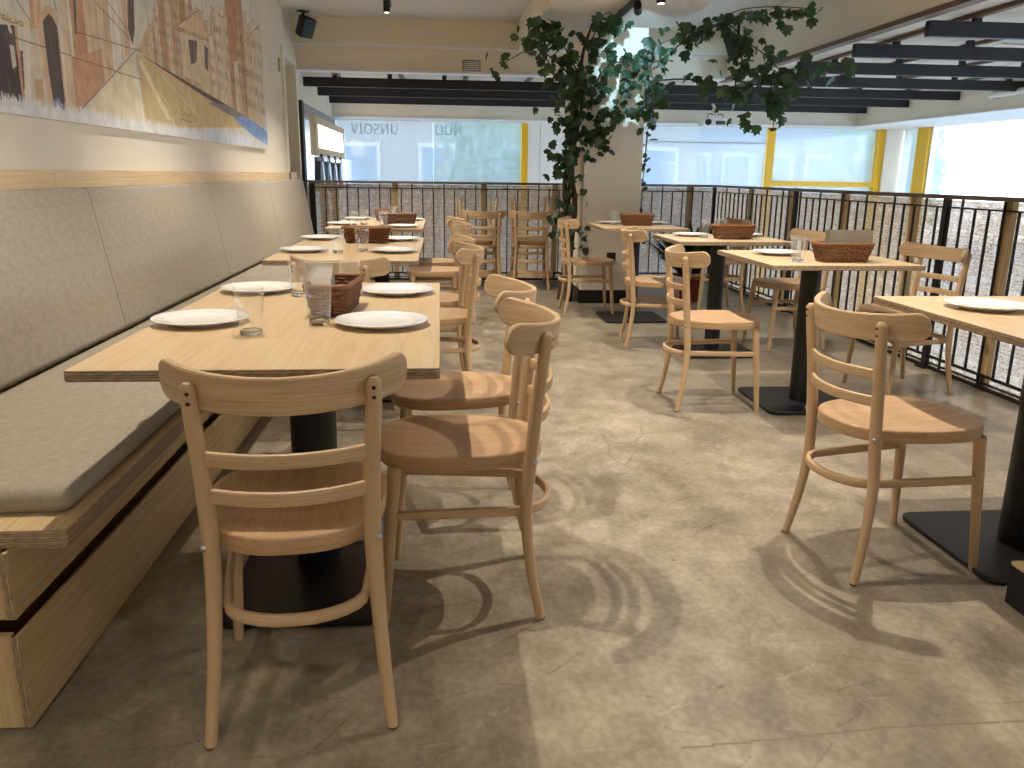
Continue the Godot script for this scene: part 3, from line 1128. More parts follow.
# ---------------------------------------------------------------- the room
func room():
	var b := MB.new()
	# concrete floor slab, its top mapped once over the whole floor
	var x0 := FX0
	var x1 := FX1
	var p := [P(x0, 0, FF0), P(x1, 0, FF0), P(x1, 0, FF1), P(x0, 0, FF1)]
	b.tri_uv(p[0], p[1], p[2], Vector2(0, 0), Vector2(1, 0), Vector2(1, 1))
	b.tri_uv(p[0], p[2], p[3], Vector2(0, 0), Vector2(1, 1), Vector2(0, 1))
	var m := b.mesh()
	b = MB.new()
	slab(b, x0, -0.30, FF0, x1, -0.0005, FF1)
	m = b.mesh(m)
	var fl := place("floor", m, [M.floor, M.cream])
	tag(fl, "polished beige concrete floor with trowel marks and hairline cracks", "floor", "", "structure")

	# left wall with a door recess near the railing
	b = MB.new()
	slab(b, -1.68, -0.3, FF0, -1.53, CEIL, 8.60)
	slab(b, -1.68, 2.30, 8.60, -1.53, CEIL, 9.30)
	slab(b, -1.68, -0.3, 9.30, -1.53, CEIL, 9.50)
	slab(b, -1.68, 1.94, 9.50, -1.53, CEIL, 12.40)
	struct("wall_left", b, M.wall, "cream painted wall above the bench carrying the street picture", "wall")
	var d := thing("door_1", "narrow recessed door with cream frame at the end of the bench wall", "door", Vector3.ZERO, 0, "", "structure")
	build("door_leaf", slab_mb(-1.66, 0.0, 8.64, -1.62, 2.26, 9.26), M.door, d)
	for q in [[8.56, 8.64], [9.26, 9.34]]:
		build("door_frame", slab_mb(-1.64, 0.0, q[0], -1.505, 2.36, q[1]), M.wall, d)
	build("door_frame", slab_mb(-1.64, 2.26, 8.64, -1.505, 2.36, 9.26), M.wall, d)
	b = MB.new()
	b.tube([P(-1.62, 1.02, 8.72), P(-1.58, 1.02, 8.72), P(-1.575, 1.02, 8.84)], [0.009, 0.009, 0.009], 8)
	build("door_handle", b, M.steel, d)
	struct("wall_back", slab_mb(-1.68, -3.4, FF0 - 0.15, 7.4, CEIL, FF0), M.wall, "cream end wall behind the entrance side", "wall")
	# ledge strip of plywood above the backrest panels
	var tr := thing("trim_1", "pale plywood strip capping the backrest panels along the wall", "trim", Vector3.ZERO, 0, "", "structure")
	var cuts := [1.72, 3.43, 5.30, 7.16, 9.02]
	for k in 4:
		b = MB.new()
		b.off = Vector2(k * 0.3, k * 0.7)
		slab(b, -1.53, 1.105, cuts[k] + 0.001, -1.505, 1.176, cuts[k + 1] - 0.001, Vector3(0, 0, 1))
		build("strip", b, M.strip, tr)

	# ceilings: main slab, dropped panel over the aisle, edge beams
	struct("ceiling", slab_mb(-1.68, CEIL, FF0, 3.26, CEIL + 0.2, 9.30), M.ceiling, "flat off-white ceiling over the bench tables", "ceiling")
	b = MB.new()
	slab(b, 0.86, 2.45, FF0, 2.05, CEIL - 0.001, 7.60)
	slab(b, 0.92, 2.45, 7.60, 1.30, CEIL - 0.001, 9.29)
	struct("ceiling_drop", b, M.ceiling, "dropped ceiling panel above the aisle carrying the spotlight track", "ceiling")
	b = MB.new()
	slab(b, 0.84, 2.452, FF0, 0.859, CEIL, 9.28)
	struct("trim_2", b, M.cream, "cream side face of the dropped ceiling panel", "trim")
	b = MB.new()
	slab(b, -1.53, 2.50, 9.29, 3.2, CEIL + 0.05, 9.42)
	slab(b, -1.53, 2.26, 9.42, 3.2, CEIL + 0.05, 9.56)
	struct("trim_3", b, M.cream, "stepped cream ceiling beam crossing above the far railing", "beam")
	b = MB.new()
	slab(b, -1.53, 2.478, 9.275, 3.2, 2.50, 9.42)
	slab(b, -1.53, 2.236, 9.40, 3.2, 2.26, 9.60)
	struct("trim_4", b, M.white, "white edge strips under the stepped ceiling beam", "trim")
	struct("trim_5", slab_mb(3.2, 2.26, FF0, 3.27, CEIL + 0.05, 9.56), M.cream, "cream edge beam along the ceiling above the side railing", "beam")
	struct("trim_6", slab_mb(3.185, 2.225, FF0, 3.275, 2.26, 9.60), M.batten, "brown wooden strip under the cream edge beam", "trim")

	# boarded ceiling over the void, with battens running forward
	var cv := thing("ceiling_boards", "whitewashed board ceiling with brown battens above the black beams", "ceiling", Vector3.ZERO, 0, "", "structure")
	var xs := 3.28
	var n := 0
	while xs < 6.2:
		for zz in range(0, 5):
			b = MB.new()
			b.off = Vector2(n * 0.17, n * 0.43)
			var f0 := FF0 + zz * 2.8
			slab(b, xs + 0.002, 2.27 + 0.003 * (n % 3), f0 + 0.002, xs + 0.436, 2.30, f0 + 2.798, Vector3(1, 0, 0))
			build("board", b, M.boards, cv)
			n += 1
		xs += 0.438
	xs = -1.52
	while xs < 3.2:
		b = MB.new()
		b.off = Vector2(n * 0.17, n * 0.43)
		slab(b, xs + 0.002, 2.27 + 0.003 * (n % 3), 9.57, minf(xs + 0.588, 3.27), 2.30, 12.4, Vector3(1, 0, 0))
		build("board", b, M.boards, cv)
		n += 1
		xs += 0.59
	for k in 4:
		build("batten", slab_mb(3.60 + k * 0.74, 2.245, FF0, 3.65 + k * 0.74, 2.27, 12.4), M.batten, cv)
	for k in 6:
		build("batten", slab_mb(-1.2 + k * 0.74, 2.245, 9.60, -1.15 + k * 0.74, 2.27, 12.4), M.batten, cv)
	struct("ceiling_cover", slab_mb(-1.68, 2.31, 9.58, 7.6, 2.5, 13.1), M.ceiling, "ceiling slab above the boards of the void", "ceiling")
	struct("ceiling_cover_side", slab_mb(3.28, 2.31, FF0, 7.6, 2.5, 9.57), M.ceiling, "ceiling slab above the boards beside the void", "ceiling")

	# bulkheads above the windows
	b = MB.new()
	slab(b, -1.68, 1.965, 12.40, 7.5, 2.31, 12.52)
	struct("wall_far", b, M.cream, "cream bulkhead above the far windows", "wall")
	struct("wall_right", slab_mb(6.30, 1.965, FF0, 6.42, 2.31, 12.40), M.cream, "cream bulkhead above the street side windows", "wall")
	b = MB.new()
	slab(b, -1.68, 1.945, 12.38, 7.5, 1.965, 13.06)
	slab(b, 6.28, 1.945, FF0, 7.5, 1.965, 12.38)
	struct("trim_7", b, M.white, "white soffit under the window bulkheads", "trim")
	# the lower storey
	struct("floor_lower", slab_mb(-4.0, -3.55, FF0, 7.5, -3.4, 13.1), M.tile, "grey tiled floor of the storey below the railing", "floor")
	b = MB.new()
	slab(b, -3.2, -3.4, 9.5, -3.05, 1.94, 13.1)
	slab(b, -3.2, -3.4, 9.40, -1.53, -0.3, 9.5)
	struct("wall_lower", b, M.tower, "dark wall of the serving area below the sign", "wall")
	struct("ceiling_serving", slab_mb(-3.2, 1.94, 9.4, -1.68, 2.05, 13.1), M.cream, "low ceiling over the serving area", "ceiling")

	# black beams hung under the boards
	var order := ["farthest", "second farthest", "third farthest", "fourth farthest", "fifth farthest", "third nearest", "second nearest", "nearest"]
	var fs := [12.15, 11.03, 9.92, 8.80, 7.72, 6.67, 5.66, 4.6]
	for k in 8:
		var long := k < 3
		var xa := -1.53 if long else 3.29
		var t := thing("ceiling_beam", "black slatted ceiling beam, %s of the row over the void" % order[k], "beam", Vector3.ZERO, 0, "black beams over the void", "structure")
		b = MB.new()
		b.prism(rect(xa, -fs[k] - 0.025, 6.29, -fs[k] + 0.025, 0.003, 1), 2.12, 2.222, 0.003)
		build("beam", b, M.beam, t)
		var x := xa + 0.35
		while x < 6.2:
			build("hanger", slab_mb(x - 0.025, 2.222, fs[k] - 0.02, x + 0.025, 2.272, fs[k] + 0.02), M.black_soft, t)
			x += 0.62

	# the column with its skirting and socket
	struct("column", slab_mb(1.318, 0.0, 7.62, 1.855, CEIL, 8.90), M.cream, "cream square column wrapped by the climbing plant", "column")
	b = MB.new()
	slab(b, 1.303, 0.0, 7.605, 1.87, 0.125, 7.62)
	slab(b, 1.303, 0.0, 7.62, 1.318, 0.125, 8.915)
	slab(b, 1.855, 0.0, 7.62, 1.87, 0.125, 8.915)
	struct("baseboard_column", b, M.black, "black skirting round the foot of the cream column", "baseboard")
	var sk := thing("wall_socket", "black wall socket low on the cream column", "socket", P(1.602, 0.438, 7.618))
	b = MB.new()
	b.prism(rect(-0.042, -0.042, 0.042, 0.042, 0.006, 2), 0.0, 0.010, 0.002, Vector3(0, 0, 1), true, true, Transform3D(Basis(Vector3(1, 0, 0), PI / 2), Vector3.ZERO))
	build("plate", b, M.black, sk)
	b = MB.new()
	b.lathe(PackedVector2Array([Vector2(0.022, 0.0), Vector2(0.022, 0.002), Vector2(0.018, 0.002), Vector2(0.016, -0.006), Vector2(0.0, -0.006)]), 20)
	var ins := build("insert", b, M.black_soft, sk)
	ins.rotation_degrees.x = 90
	ins.position.z = 0.0105

	# picture on the wall: canvas block printed on its face
	var z0 := PZ0 / 100.0
	var z1 := PZ1 / 100.0
	var h0 := PH0 / 100.0
	var h1 := PH1 / 100.0
	b = MB.new()
	b.tri_uv(P(-1.497, h0, z0), P(-1.497, h0, z1), P(-1.497, h1, z1), Vector2(0, 1), Vector2(1, 1), Vector2(1, 0))
	b.tri_uv(P(-1.497, h0, z0), P(-1.497, h1, z1), P(-1.497, h1, z0), Vector2(0, 1), Vector2(1, 0), Vector2(0, 0))
	m = b.mesh()
	b = MB.new()
	slab(b, -1.529, h0 - 0.004, z0 - 0.004, -1.4975, h1 + 0.004, z1 + 0.004)
	m = b.mesh(m)
	var pic := place("street_picture", m, [M.painting, M.canvas_edge])
	tag(pic, "wide sepia street sketch of old town facades on the cream wall", "picture")

	# vent, wall switch
	var v := thing("air_vent", "grey louvred air vent set in the cream ceiling beam", "vent", P(0.35, 2.32, 9.42))
	b = MB.new()
	b.box(Vector3(0, 0, 0.003), Vector3(0.20, 0.12, 0.006))
	build("vent_frame", b, M.grey, v)
	for k in 5:
		b = MB.new()
		b.box(Vector3(0, -0.04 + k * 0.02, 0.010), Vector3(0.17, 0.004, 0.012), Vector3(1, 0, 0), Basis(Vector3(1, 0, 0), 0.6))
		build("slat", b, M.white, v)
	b = MB.new()
	b.prism(rect(-0.06, -0.03, 0.06, 0.03, 0.004, 1), 0.0, 0.012, 0.002, Vector3(0, 0, 1), true, true, Transform3D(Basis(Vector3(0, 0, 1), -PI / 2), Vector3.ZERO))
	var sw := build("wall_sensor", b, M.grey)
	sw.position = P(-1.53, 2.17, 8.45)
	tag(sw, "small grey sensor box on the wall beside the door", "sensor")

# ---------------------------------------------------------------- windows and the street
func window_pane(t: Node3D, a: Vector3, c: Vector3, m):
	var b := MB.new()
	b.box((a + c) / 2, (c - a).abs())
	return build("pane", b, m, t)

func windows():
	# far facade at forward 12.95
	var f := 12.95
	var w1 := thing("window_1", "tall filmed shop window beside the lit sign, left of the yellow post", "window", Vector3.ZERO, 0, "", "structure")
	for q in [[-3.05, -1.55], [-1.55, -0.10], [-0.10, 1.25]]:
		window_pane(w1, P(q[0] + 0.004, -3.3, f), P(q[1] - 0.004, 1.945, f + 0.012), M.film)
		for hh in [[-3.4, -3.3]]:
			build("rail", slab_mb(q[0], hh[0], f - 0.03, q[1], hh[1], f + 0.05), M.white, w1)
	build("yellow_post", slab_mb(1.25, -3.4, f - 0.06, 1.345, 1.945, f + 0.06), M.yellow, w1)
	struct("wall_window", slab_mb(1.345, -3.4, f - 0.02, 3.13, 1.945, f + 0.10), M.white, "white panelled wall between the far windows behind the column", "wall")
	struct("wall_window_joint", slab_mb(1.535, -3.4, f - 0.024, 1.541, 1.945, f - 0.02), M.grey, "thin grey joint in the white panelled wall", "trim")
	var w2 := thing("window_2", "wide shop window right of the column under the hanging projector", "window", Vector3.ZERO, 0, "", "structure")
	window_pane(w2, P(3.134, -3.3, f), P(5.13, 1.945, f + 0.012), M.film)
	build("rail", slab_mb(3.13, -3.4, f - 0.03, 5.13, -3.3, f + 0.05), M.white, w2)
	build("rail", slab_mb(3.13, 1.70, f - 0.01, 5.13, 1.712, f + 0.02), M.grey, w2)
	var w3 := thing("window_3", "yellow framed window in the far corner", "window", Vector3.ZERO, 0, "", "structure")
	for q in [[5.14, -3.4, 5.25, 1.945], [6.93, -3.4, 7.04, 1.945], [5.25, 1.055, 6.93, 1.135], [5.25, -3.4, 6.93, -3.3]]:
		build("yellow_frame", slab_mb(q[0], q[1], f - 0.06, q[2], q[3], f + 0.06), M.yellow, w3)
	for q in [[1.135, 1.945], [-3.3, 1.055]]:
		window_pane(w3, P(5.25, q[0], f), P(6.93, q[1], f + 0.012), M.film)
	struct("wall_corner", slab_mb(7.04, -3.4, f - 0.1, 7.46, 1.945, f + 0.1), M.cream, "cream corner pier between the two window walls", "wall")

	# street side at x 7.30
	var x := 7.32
	var w4 := thing("window_4", "narrow frosted window in the street side next to the corner pier", "window", Vector3.ZERO, 0, "", "structure")
	window_pane(w4, P(x, -3.4, 12.35), P(x + 0.012, 1.945, 12.83), M.film)
	for q in [[12.05, 12.35]]:
		build("yellow_frame", slab_mb(x - 0.07, -3.4, q[0], x + 0.07, 1.945, q[1]), M.yellow, w4)
	var w5 := thing("window_5", "huge bright street side window along the void", "window", Vector3.ZERO, 0, "", "structure")
	build("white_frame", slab_mb(x - 0.03, -3.4, 12.01, x + 0.03, 1.945, 12.04), M.white, w5)
	var z := 12.0
	while z > FF0 + 0.2:
		var zn := maxf(z - 2.75, FF0)
		window_pane(w5, P(x, -3.3, zn + 0.03), P(x + 0.012, 1.945, z - 0.03), M.pane)
		build("white_frame", slab_mb(x - 0.03, -3.4, zn - 0.02, x + 0.03, 1.945, zn + 0.03), M.white, w5)
		z = zn
	build("sill", slab_mb(x - 0.05, -3.4, FF0, x + 0.05, -3.3, 12.0), M.white, w5)

	# outlined letters stuck on the far window, seen from behind
	var font := SystemFont.new()
	font.font_names = PackedStringArray(["Droid Sans"])
	var wl := thing("window_lettering", "faint pale lettering along the top of the filmed shop window", "lettering", P(-0.35, 1.76, f - 0.006))
	var k := 0
	for w in ["UNSOIV", "NUO"]:
		var tm := TextMesh.new()
		tm.text = w
		tm.font = font
		tm.font_size = 36
		tm.pixel_size = 0.0055
		tm.depth = 0.004
		var o := place("letters", tm, M.letters, wl)
		o.scale = Vector3(-1, 1, 1)
		o.position = Vector3(-0.62 + k * 1.10, 0.055, 0)
		k += 1
	# street: paving, buildings opposite, trees
	struct("street", slab_mb(-40, -3.6, 13.1, 60, -3.42, 60), M.pavement, "pale paved street outside the far windows", "street")
	struct("street_side", slab_mb(7.5, -3.6, -40, 60, -3.43, 13.1), M.pavement, "pale paved street outside the street side windows", "street")
	house("opposite_house", P(-1.0, -3.42, 21.0), 15.0, 9.0, 4.0, M.stone, "pale stone house across the street behind the far windows", 4)
	house("opposite_house", P(11.2, -3.42, 25.5), 8.0, 7.5, 3.0, M.stone2, "blue-grey house across the street behind the corner window", 3)
	var van := thing("street_awning", "pale blue awning over a shop front across the street", "awning", P(2.2, -0.6, 20.0))
	var b := MB.new()
	b.quad(Vector3(-2.2, 0.9, -0.8), Vector3(-2.2, 0.0, 0.9), Vector3(2.2, 0.0, 0.9), Vector3(2.2, 0.9, -0.9), Vector3(1, 0, 0))
	b.quad(Vector3(2.2, 0.88, -0.8), Vector3(2.2, -0.02, 0.9), Vector3(-2.2, -0.02, 0.9), Vector3(-2.2, 0.88, -0.8), Vector3(1, 0, 0))
	build("canopy", b, M.stone2, van)
	for sx in [-2.15, 2.15]:
		b = MB.new()
		b.box(Vector3(sx, -1.4, 0.85), Vector3(0.06, 2.8, 0.06))
		build("post", b, M.white, van)
	street_tree(P(9.25, -3.42, 17.0), "leafy street tree outside the corner window", 1, 1.25)
	street_tree(P(0.9, -3.42, 17.2), "leafy street tree outside the filmed shop window", 3, 1.1)
	street_tree(P(11.5, -3.42, 20.0), "leafy street tree beyond the yellow post of the street side window", 2, 0.9)

func house(called: String, at: Vector3, w: float, h: float, d: float, m, label: String, cols: int):
	var t := thing(called, label, "house", at)
	var b := MB.new()
	b.box(Vector3(0, h / 2, -d / 2), Vector3(w, h, d))
	build("walls", b, m, t)
	b = MB.new()
	b.box(Vector3(0, h + 0.15, -d / 2), Vector3(w + 0.5, 0.3, d + 0.5))
	build("cornice", b, M.stone_frame, t)
	for r in 3:
		for c in cols * 2:
			var x := (c + 0.5) / (cols * 2) * w - w / 2
			var y := 0.9 + r * 2.7
			b = MB.new()
			b.box(Vector3(x, y + 0.85, 0.02), Vector3(0.95, 1.75, 0.08))
			var fr := build("window_frame", b, M.stone_frame, t)
			b = MB.new()
			b.box(Vector3(x, y + 0.85, 0.05), Vector3(0.75, 1.55, 0.06))
			build("window_glass", b, M.shutter, fr)

func street_tree(at: Vector3, label: String, seed_: int, wide: float):
	var t := thing("street_tree", label, "tree", at, 0, "street trees outside")
	var r := RandomNumberGenerator.new()
	r.seed = seed_
	var b := MB.new()
	b.tube([Vector3(0, 0, 0), Vector3(0.05, 1.6, 0.03), Vector3(0, 3.2, 0), Vector3(0.05, 4.6, 0)], [0.14, 0.11, 0.09, 0.04], 8)
	build("trunk", b, M.bark, t)
	b = MB.new()
	for k in 900:
		var d := Vector3(r.randfn(), r.randfn() * 0.9, r.randfn()).normalized() * pow(r.randf(), 0.4) * wide * Vector3(1, 1.6, 1)
		var c := Vector3(0, 4.6, 0) + d
		var bs := Basis.from_euler(Vector3(r.randf() * TAU, r.randf() * TAU, r.randf() * TAU)) * 0.16
		b.tri(c + bs * Vector3(-0.5, 0, 0), c + bs * Vector3(0.5, 0, 0.2), c + bs * Vector3(0, 0, 1), Vector3(0, 1, 0))
		b.tri(c + bs * Vector3(-0.5, 0, 0), c + bs * Vector3(0, 0.1, -0.8), c + bs * Vector3(0.5, 0, 0.2), Vector3(0, 1, 0))
	var o := build("crown", b, M.street_leaf, t)
	o.set_meta("kind", "stuff")

# ---------------------------------------------------------------- the railing and its woven screen
func railing():
	var bar := BoxMesh.new()
	bar.size = Vector3(0.012, 1, 0.012)
	var sides := [
		{"label": "dark metal railing with thin balusters crossing the far edge of the floor", "a": P(-1.44, 0, 9.35), "dir": Vector3(1, 0, 0), "len": 4.53, "step": 0.1185, "blk": [0.03], "brn": [0.94, 1.93, 2.74, 4.3]},
		{"label": "dark metal railing with thin balusters along the street side of the floor", "a": P(3.13, 0, 9.35), "dir": Vector3(0, 0, 1), "len": 10.9, "step": 0.1262, "blk": [0.03, 2.24, 4.45, 6.66, 8.9], "brn": [1.09, 2.05, 3.08, 4.05, 4.99, 5.95, 6.93, 7.9, 8.86]}]
	for s in sides:
		var side: Vector3 = s.dir
		var t := thing("railing", s.label, "railing", s.a)
		var turn := 0.0 if side.x > 0.5 else -90.0
		t.rotation_degrees.y = turn
		var L: float = s.len
		var b := MB.new()
		b.prism(rect(-0.02, -0.026, L + 0.02, 0.026, 0.005, 1), 1.068, 1.094, 0.004, Vector3(1, 0, 0))
		build("top_rail", b, M.rail, t)
		for q in [[1.018, 0.010], [0.082, 0.016], [0.012, 0.022], [0.040, 0.010]]:
			b = MB.new()
			b.box(Vector3(L / 2, q[0], 0.0), Vector3(L, q[1], 0.014), Vector3(1, 0, 0))
			build("cross_bar", b, M.bar, t)
		for x in s.blk:
			b = MB.new()
			b.box(Vector3(x, 0.534, 0), Vector3(0.048, 1.068, 0.030), Vector3(0, 1, 0))
			build("post", b, M.black, t)
			b = MB.new()
			b.box(Vector3(x, 0.004, 0), Vector3(0.10, 0.008, 0.08), Vector3(0, 1, 0))
			build("post_foot", b, M.black, t)
		for x in s.brn:
			b = MB.new()
			b.off = Vector2(x, x * 0.7)
			b.box(Vector3(x, 0.52, -0.034), Vector3(0.062, 1.096, 0.034), Vector3(0, 1, 0))
			build("wooden_post", b, M.brown_post, t)
		var k := 0
		var x := 0.06
		while x < L - 0.02:
			var full := k % 3 == 0
			var o := place("baluster", bar, M.bar, t)
			var h0 := 0.012 if full else 0.082
			var h1 := 1.068 if full else 1.018
			o.position = Vector3(x, (h0 + h1) / 2, 0.0)
			o.scale = Vector3(1, h1 - h0, 1)
			x += s.step
			k += 1
		var sc := thing("woven_screen", "brown woven netting hung behind the " + ("far railing" if side.x > 0.5 else "street side railing"), "netting", s.a)
		sc.rotation_degrees.y = turn
		b = MB.new()
		var x_lo := -0.03 if side.x > 0.5 else -0.056
		var x_hi: float = L + (0.098 if side.x > 0.5 else 0.0)
		b.quad(Vector3(x_lo, -0.03, -0.058), Vector3(x_hi, -0.03, -0.058), Vector3(x_hi, 1.06, -0.058), Vector3(x_lo, 1.06, -0.058), Vector3(0, 1, 0))
		build("netting", b, M.screen, sc)

# ---------------------------------------------------------------- lamps, speakers, sign, plants
func track(label: String, x: float, h: float, f0: float, f1: float, heads: Array, ceil_h: float, energy: float):
	var t := thing("track_light", label, "track light")
	build("track", slab_mb(x - 0.018, h, f0, x + 0.018, h + 0.035, f1), M.black, t)
	for fz in [f0 + 0.1, (f0 + f1) / 2, f1 - 0.1]:
		if ceil_h - h - 0.035 > 0.005:
			build("mount", slab_mb(x - 0.012, h + 0.035, fz - 0.03, x + 0.012, ceil_h, fz + 0.03), M.black, t)
	for q in heads:
		var b := MB.new()
		var top := P(x, h, q[0])
		var dir := Vector3(q[1], -1.0, q[2]).normalized()
		b.tube([top, top - Vector3(0, 0.03, 0)], [0.010, 0.010], 8)
		build("stem", b, M.black, t)
		var c0 := top - Vector3(0, 0.03, 0)
		b = MB.new()
		b.tube([c0 - dir * 0.015, c0 + dir * 0.105], [0.030, 0.030], 18)
		var hd := build("head", b, M.black, t)
		b = MB.new()
		b.tube([c0 + dir * 0.1055, c0 + dir * 0.1075], [0.022, 0.022], 14)
		build("lamp_lens", b, M.lens if q[3] == 0 else M.lens_cool, hd)
		var l := SpotLight3D.new()
		l.name = part_name(t, "spotlight")
		t.add_child(l)
		l.position = c0 + dir * 0.115
		l.look_at_from_position(l.position, l.position + dir, Vector3(0, 0, 1))
		l.light_color = Color("fff3e2") if q[3] == 0 else Color("b8e6ff")
		l.light_energy = q[4] if q.size() > 4 else energy
		l.spot_range = 14.0
		l.spot_attenuation = 2.0
		l.spot_angle = 54.0 if q[3] == 0 else 24.0
		l.spot_angle_attenuation = 0.6
		l.light_size = 0.014
		l.shadow_enabled = true

func speaker(at: Vector3, turn: float, tilt: float, drop: float, label: String):
	var t := thing("loudspeaker", label, "speaker", at, turn)
	var b := MB.new()
	b.box(Vector3(0, drop - 0.006, 0), Vector3(0.11, 0.012, 0.07))
	build("ceiling_plate", b, M.black, t)
	b = MB.new()
	b.tube([Vector3(0, drop - 0.01, 0), Vector3(0, 0.05, 0), Vector3(0, 0.03, 0.01)], [0.014, 0.014, 0.016], 10)
	build("bracket", b, M.black, t)
	var xf := Transform3D(Basis(Vector3(1, 0, 0), tilt), Vector3(0, -0.06, 0.02))
	b = MB.new()
	b.prism(PackedVector2Array([Vector2(-0.075, 0.06), Vector2(0.075, 0.06), Vector2(0.075, 0.02), Vector2(0.048, -0.065), Vector2(-0.048, -0.065), Vector2(-0.075, 0.02)]), -0.095, 0.095, 0.006, Vector3(0, 1, 0), true, true, xf)
	build("cabinet", b, M.black_soft, t)
	b = MB.new()
	b.prism(rect(-0.065, 0.058, 0.065, 0.063, 0.001, 1), -0.086, 0.086, 0.001, Vector3(0, 1, 0), true, true, xf)
	build("grille", b, M.black, t)

func fittings():
	speaker(P(-1.36, 2.660, 9.0), 50, 0.45, 0.09, "black loudspeaker hung from the ceiling above the door")
	speaker(P(3.05, 2.53, 8.7), -60, 0.5, 0.22, "black loudspeaker hung beside the edge beam behind the ivy")
	# projector hung from the farthest beam
	var t := thing("projector", "small white projector hung under the far black beam", "projector", P(3.92, 1.95, 11.9))
	var b := MB.new()
	b.tube([Vector3(0.0, 0.17, -0.02), Vector3(0, 0.30, -0.2)], [0.02, 0.02], 10)
	build("ceiling_arm", b, M.white, t)
	b = MB.new()
	b.lathe(PackedVector2Array([Vector2(0.0, 0.08), Vector2(0.035, 0.09), Vector2(0.045, 0.17), Vector2(0.0, 0.18)]), 14)
	build("mount_cup", b, M.white, t)
	b = MB.new()
	b.prism(rect(-0.20, -0.12, 0.14, 0.12, 0.02, 2), -0.07, 0.04, 0.012)
	build("body", b, M.white, t)
	b = MB.new()
	b.tube([Vector3(-0.13, -0.015, 0.12), Vector3(-0.13, -0.015, 0.16)], [0.045, 0.04], 16)
	build("lens_barrel", b, M.black, t)
	b = MB.new()
	b.box(Vector3(0.05, -0.02, 0.122), Vector3(0.14, 0.05, 0.006))
	build("vent", b, M.tower, t)
	b = MB.new()
	b.tube(curve([Vector3(0, 0.09, 0), Vector3(-0.11, 0.10, 0.03), Vector3(-0.12, 0.04, 0.05)], 5), spread([0.006, 0.006], 11), 6)
	build("cable", b, M.black, t)
	b = MB.new()
	b.tube(curve([Vector3(0, 0.09, 0), Vector3(0.10, 0.10, 0.03), Vector3(0.10, 0.04, 0.05)], 5), spread([0.006, 0.006], 11), 6)
	build("cable", b, M.black, t)
	# blind cassette under the right bulkhead
	b = MB.new()
	b.tube([P(6.24, 2.12, 9.25), P(6.24, 2.14, 5.5)], [0.035, 0.035], 12)
	t = thing("blind_roll", "pale rolled blind tube below the boarded ceiling at the street side", "blind")
	build("roll", b, M.white, t)
	for f in [9.2, 5.55]:
		build("bracket", slab_mb(6.24, 2.08, f - 0.02, 6.30, 2.18, f + 0.02), M.grey, t)

	# lit sign over the serving hatch, dispensers under it
	t = thing("lit_sign", "glowing white menu sign in a wooden frame beyond the far railing", "sign", P(-1.40, 1.37, 9.75))
	b = MB.new()
	b.box(Vector3(-0.03, 0.215, -1.45), Vector3(0.06, 0.43, 2.9))
	build("sign_frame", b, M.sign_frame, t)
	b = MB.new()
	b.box(Vector3(0.002, 0.215, -1.45), Vector3(0.006, 0.26, 2.45))
	build("sign_panel", b, M.sign_glow, t)
	for k in 7:
		b = MB.new()
		b.box(Vector3(0.007, 0.24 + 0.03 * (k % 2), -0.5 - k * 0.3), Vector3(0.004, 0.12 + 0.04 * (k % 3), 0.05))
		build("letter_mark", b, M.sign_frame, t)
	var l := AreaLight3D.new()
	l.name = "sign_light"
	t.add_child(l)
	l.position = Vector3(0.012, 0.215, -1.45)
	l.rotation_degrees.y = -90
	l.area_size = Vector2(2.4, 0.25)
	l.light_color = Color("fff0d8")
	l.light_energy = 0.5
	l.area_range = 12.0
	l.shadow_enabled = true
	struct("trim_8", slab_mb(-1.60, -3.4, 9.52, -1.50, 1.94, 9.66), M.black, "black post at the end of the serving hatch", "post")
	struct("trim_9", slab_mb(-1.62, 1.80, 9.66, -1.55, 1.94, 12.9), M.grey, "grey header strip above the lit sign", "trim")
	var sh := thing("serving_shelf", "dark shelf under the lit sign beyond the railing", "shelf", P(-1.45, 0.98, 11.0))
	b = MB.new()
	b.box(Vector3(0, 0, 0), Vector3(0.30, 0.04, 2.6))
	build("board", b, M.black, sh)
	for z in [-1.1, 0.0, 1.1]:
		b = MB.new()
		b.box(Vector3(-0.05, -2.19, z), Vector3(0.10, 4.34, 0.06))
		build("support", b, M.black_soft, sh)
	var disp: Node3D = null
	var where := ["nearest the black post", "second from the black post", "third from the black post", "farthest from the black post"]
	for k in 4:
		var lab: String = "steel and black drinks dispenser under the lit sign, " + where[k]
		if disp == null:
			disp = thing("drinks_dispenser", lab, "dispenser", P(-1.42, 1.0, 10.05), 0, "drinks dispensers under the sign")
			b = MB.new()
			b.box(Vector3(0, 0.18, 0.04), Vector3(0.07, 0.32, 0.14), Vector3(0, 1, 0), Basis(Vector3(1, 0, 0), -0.25))
			build("body", b, M.black_gloss, disp)
			b = MB.new()
			b.tube([Vector3(0.02, 0.014, -0.12), Vector3(0.02, 0.26, -0.06), Vector3(0.02, 0.33, -0.02), Vector3(0.02, 0.33, 0.08)], [0.04, 0.035, 0.03, 0.03], 12)
			build("spout", b, M.steel, disp)
			b = MB.new()
			b.tube([Vector3(0.04, 0.31, 0.0), Vector3(0.05, 0.37, 0.10)], [0.012, 0.018], 8)
			build("lever", b, M.black_gloss, disp)
		else:
			copy(disp, P(-1.42, 1.0, 10.05 + k * 0.62), 0, lab)

	# low black box with an orange stripe beside the nearest right table
	t = thing("floor_box", "low black wooden box with an orange stripe on the floor", "box", P(1.76, 0, 1.79))
	b = MB.new()
	b.prism(rect(-0.145, -0.20, 0.145, 0.18, 0.004, 1), 0.0, 0.118, 0.003, Vector3(0, 1, 0))
	build("body", b, M.black, t)
	b = MB.new()
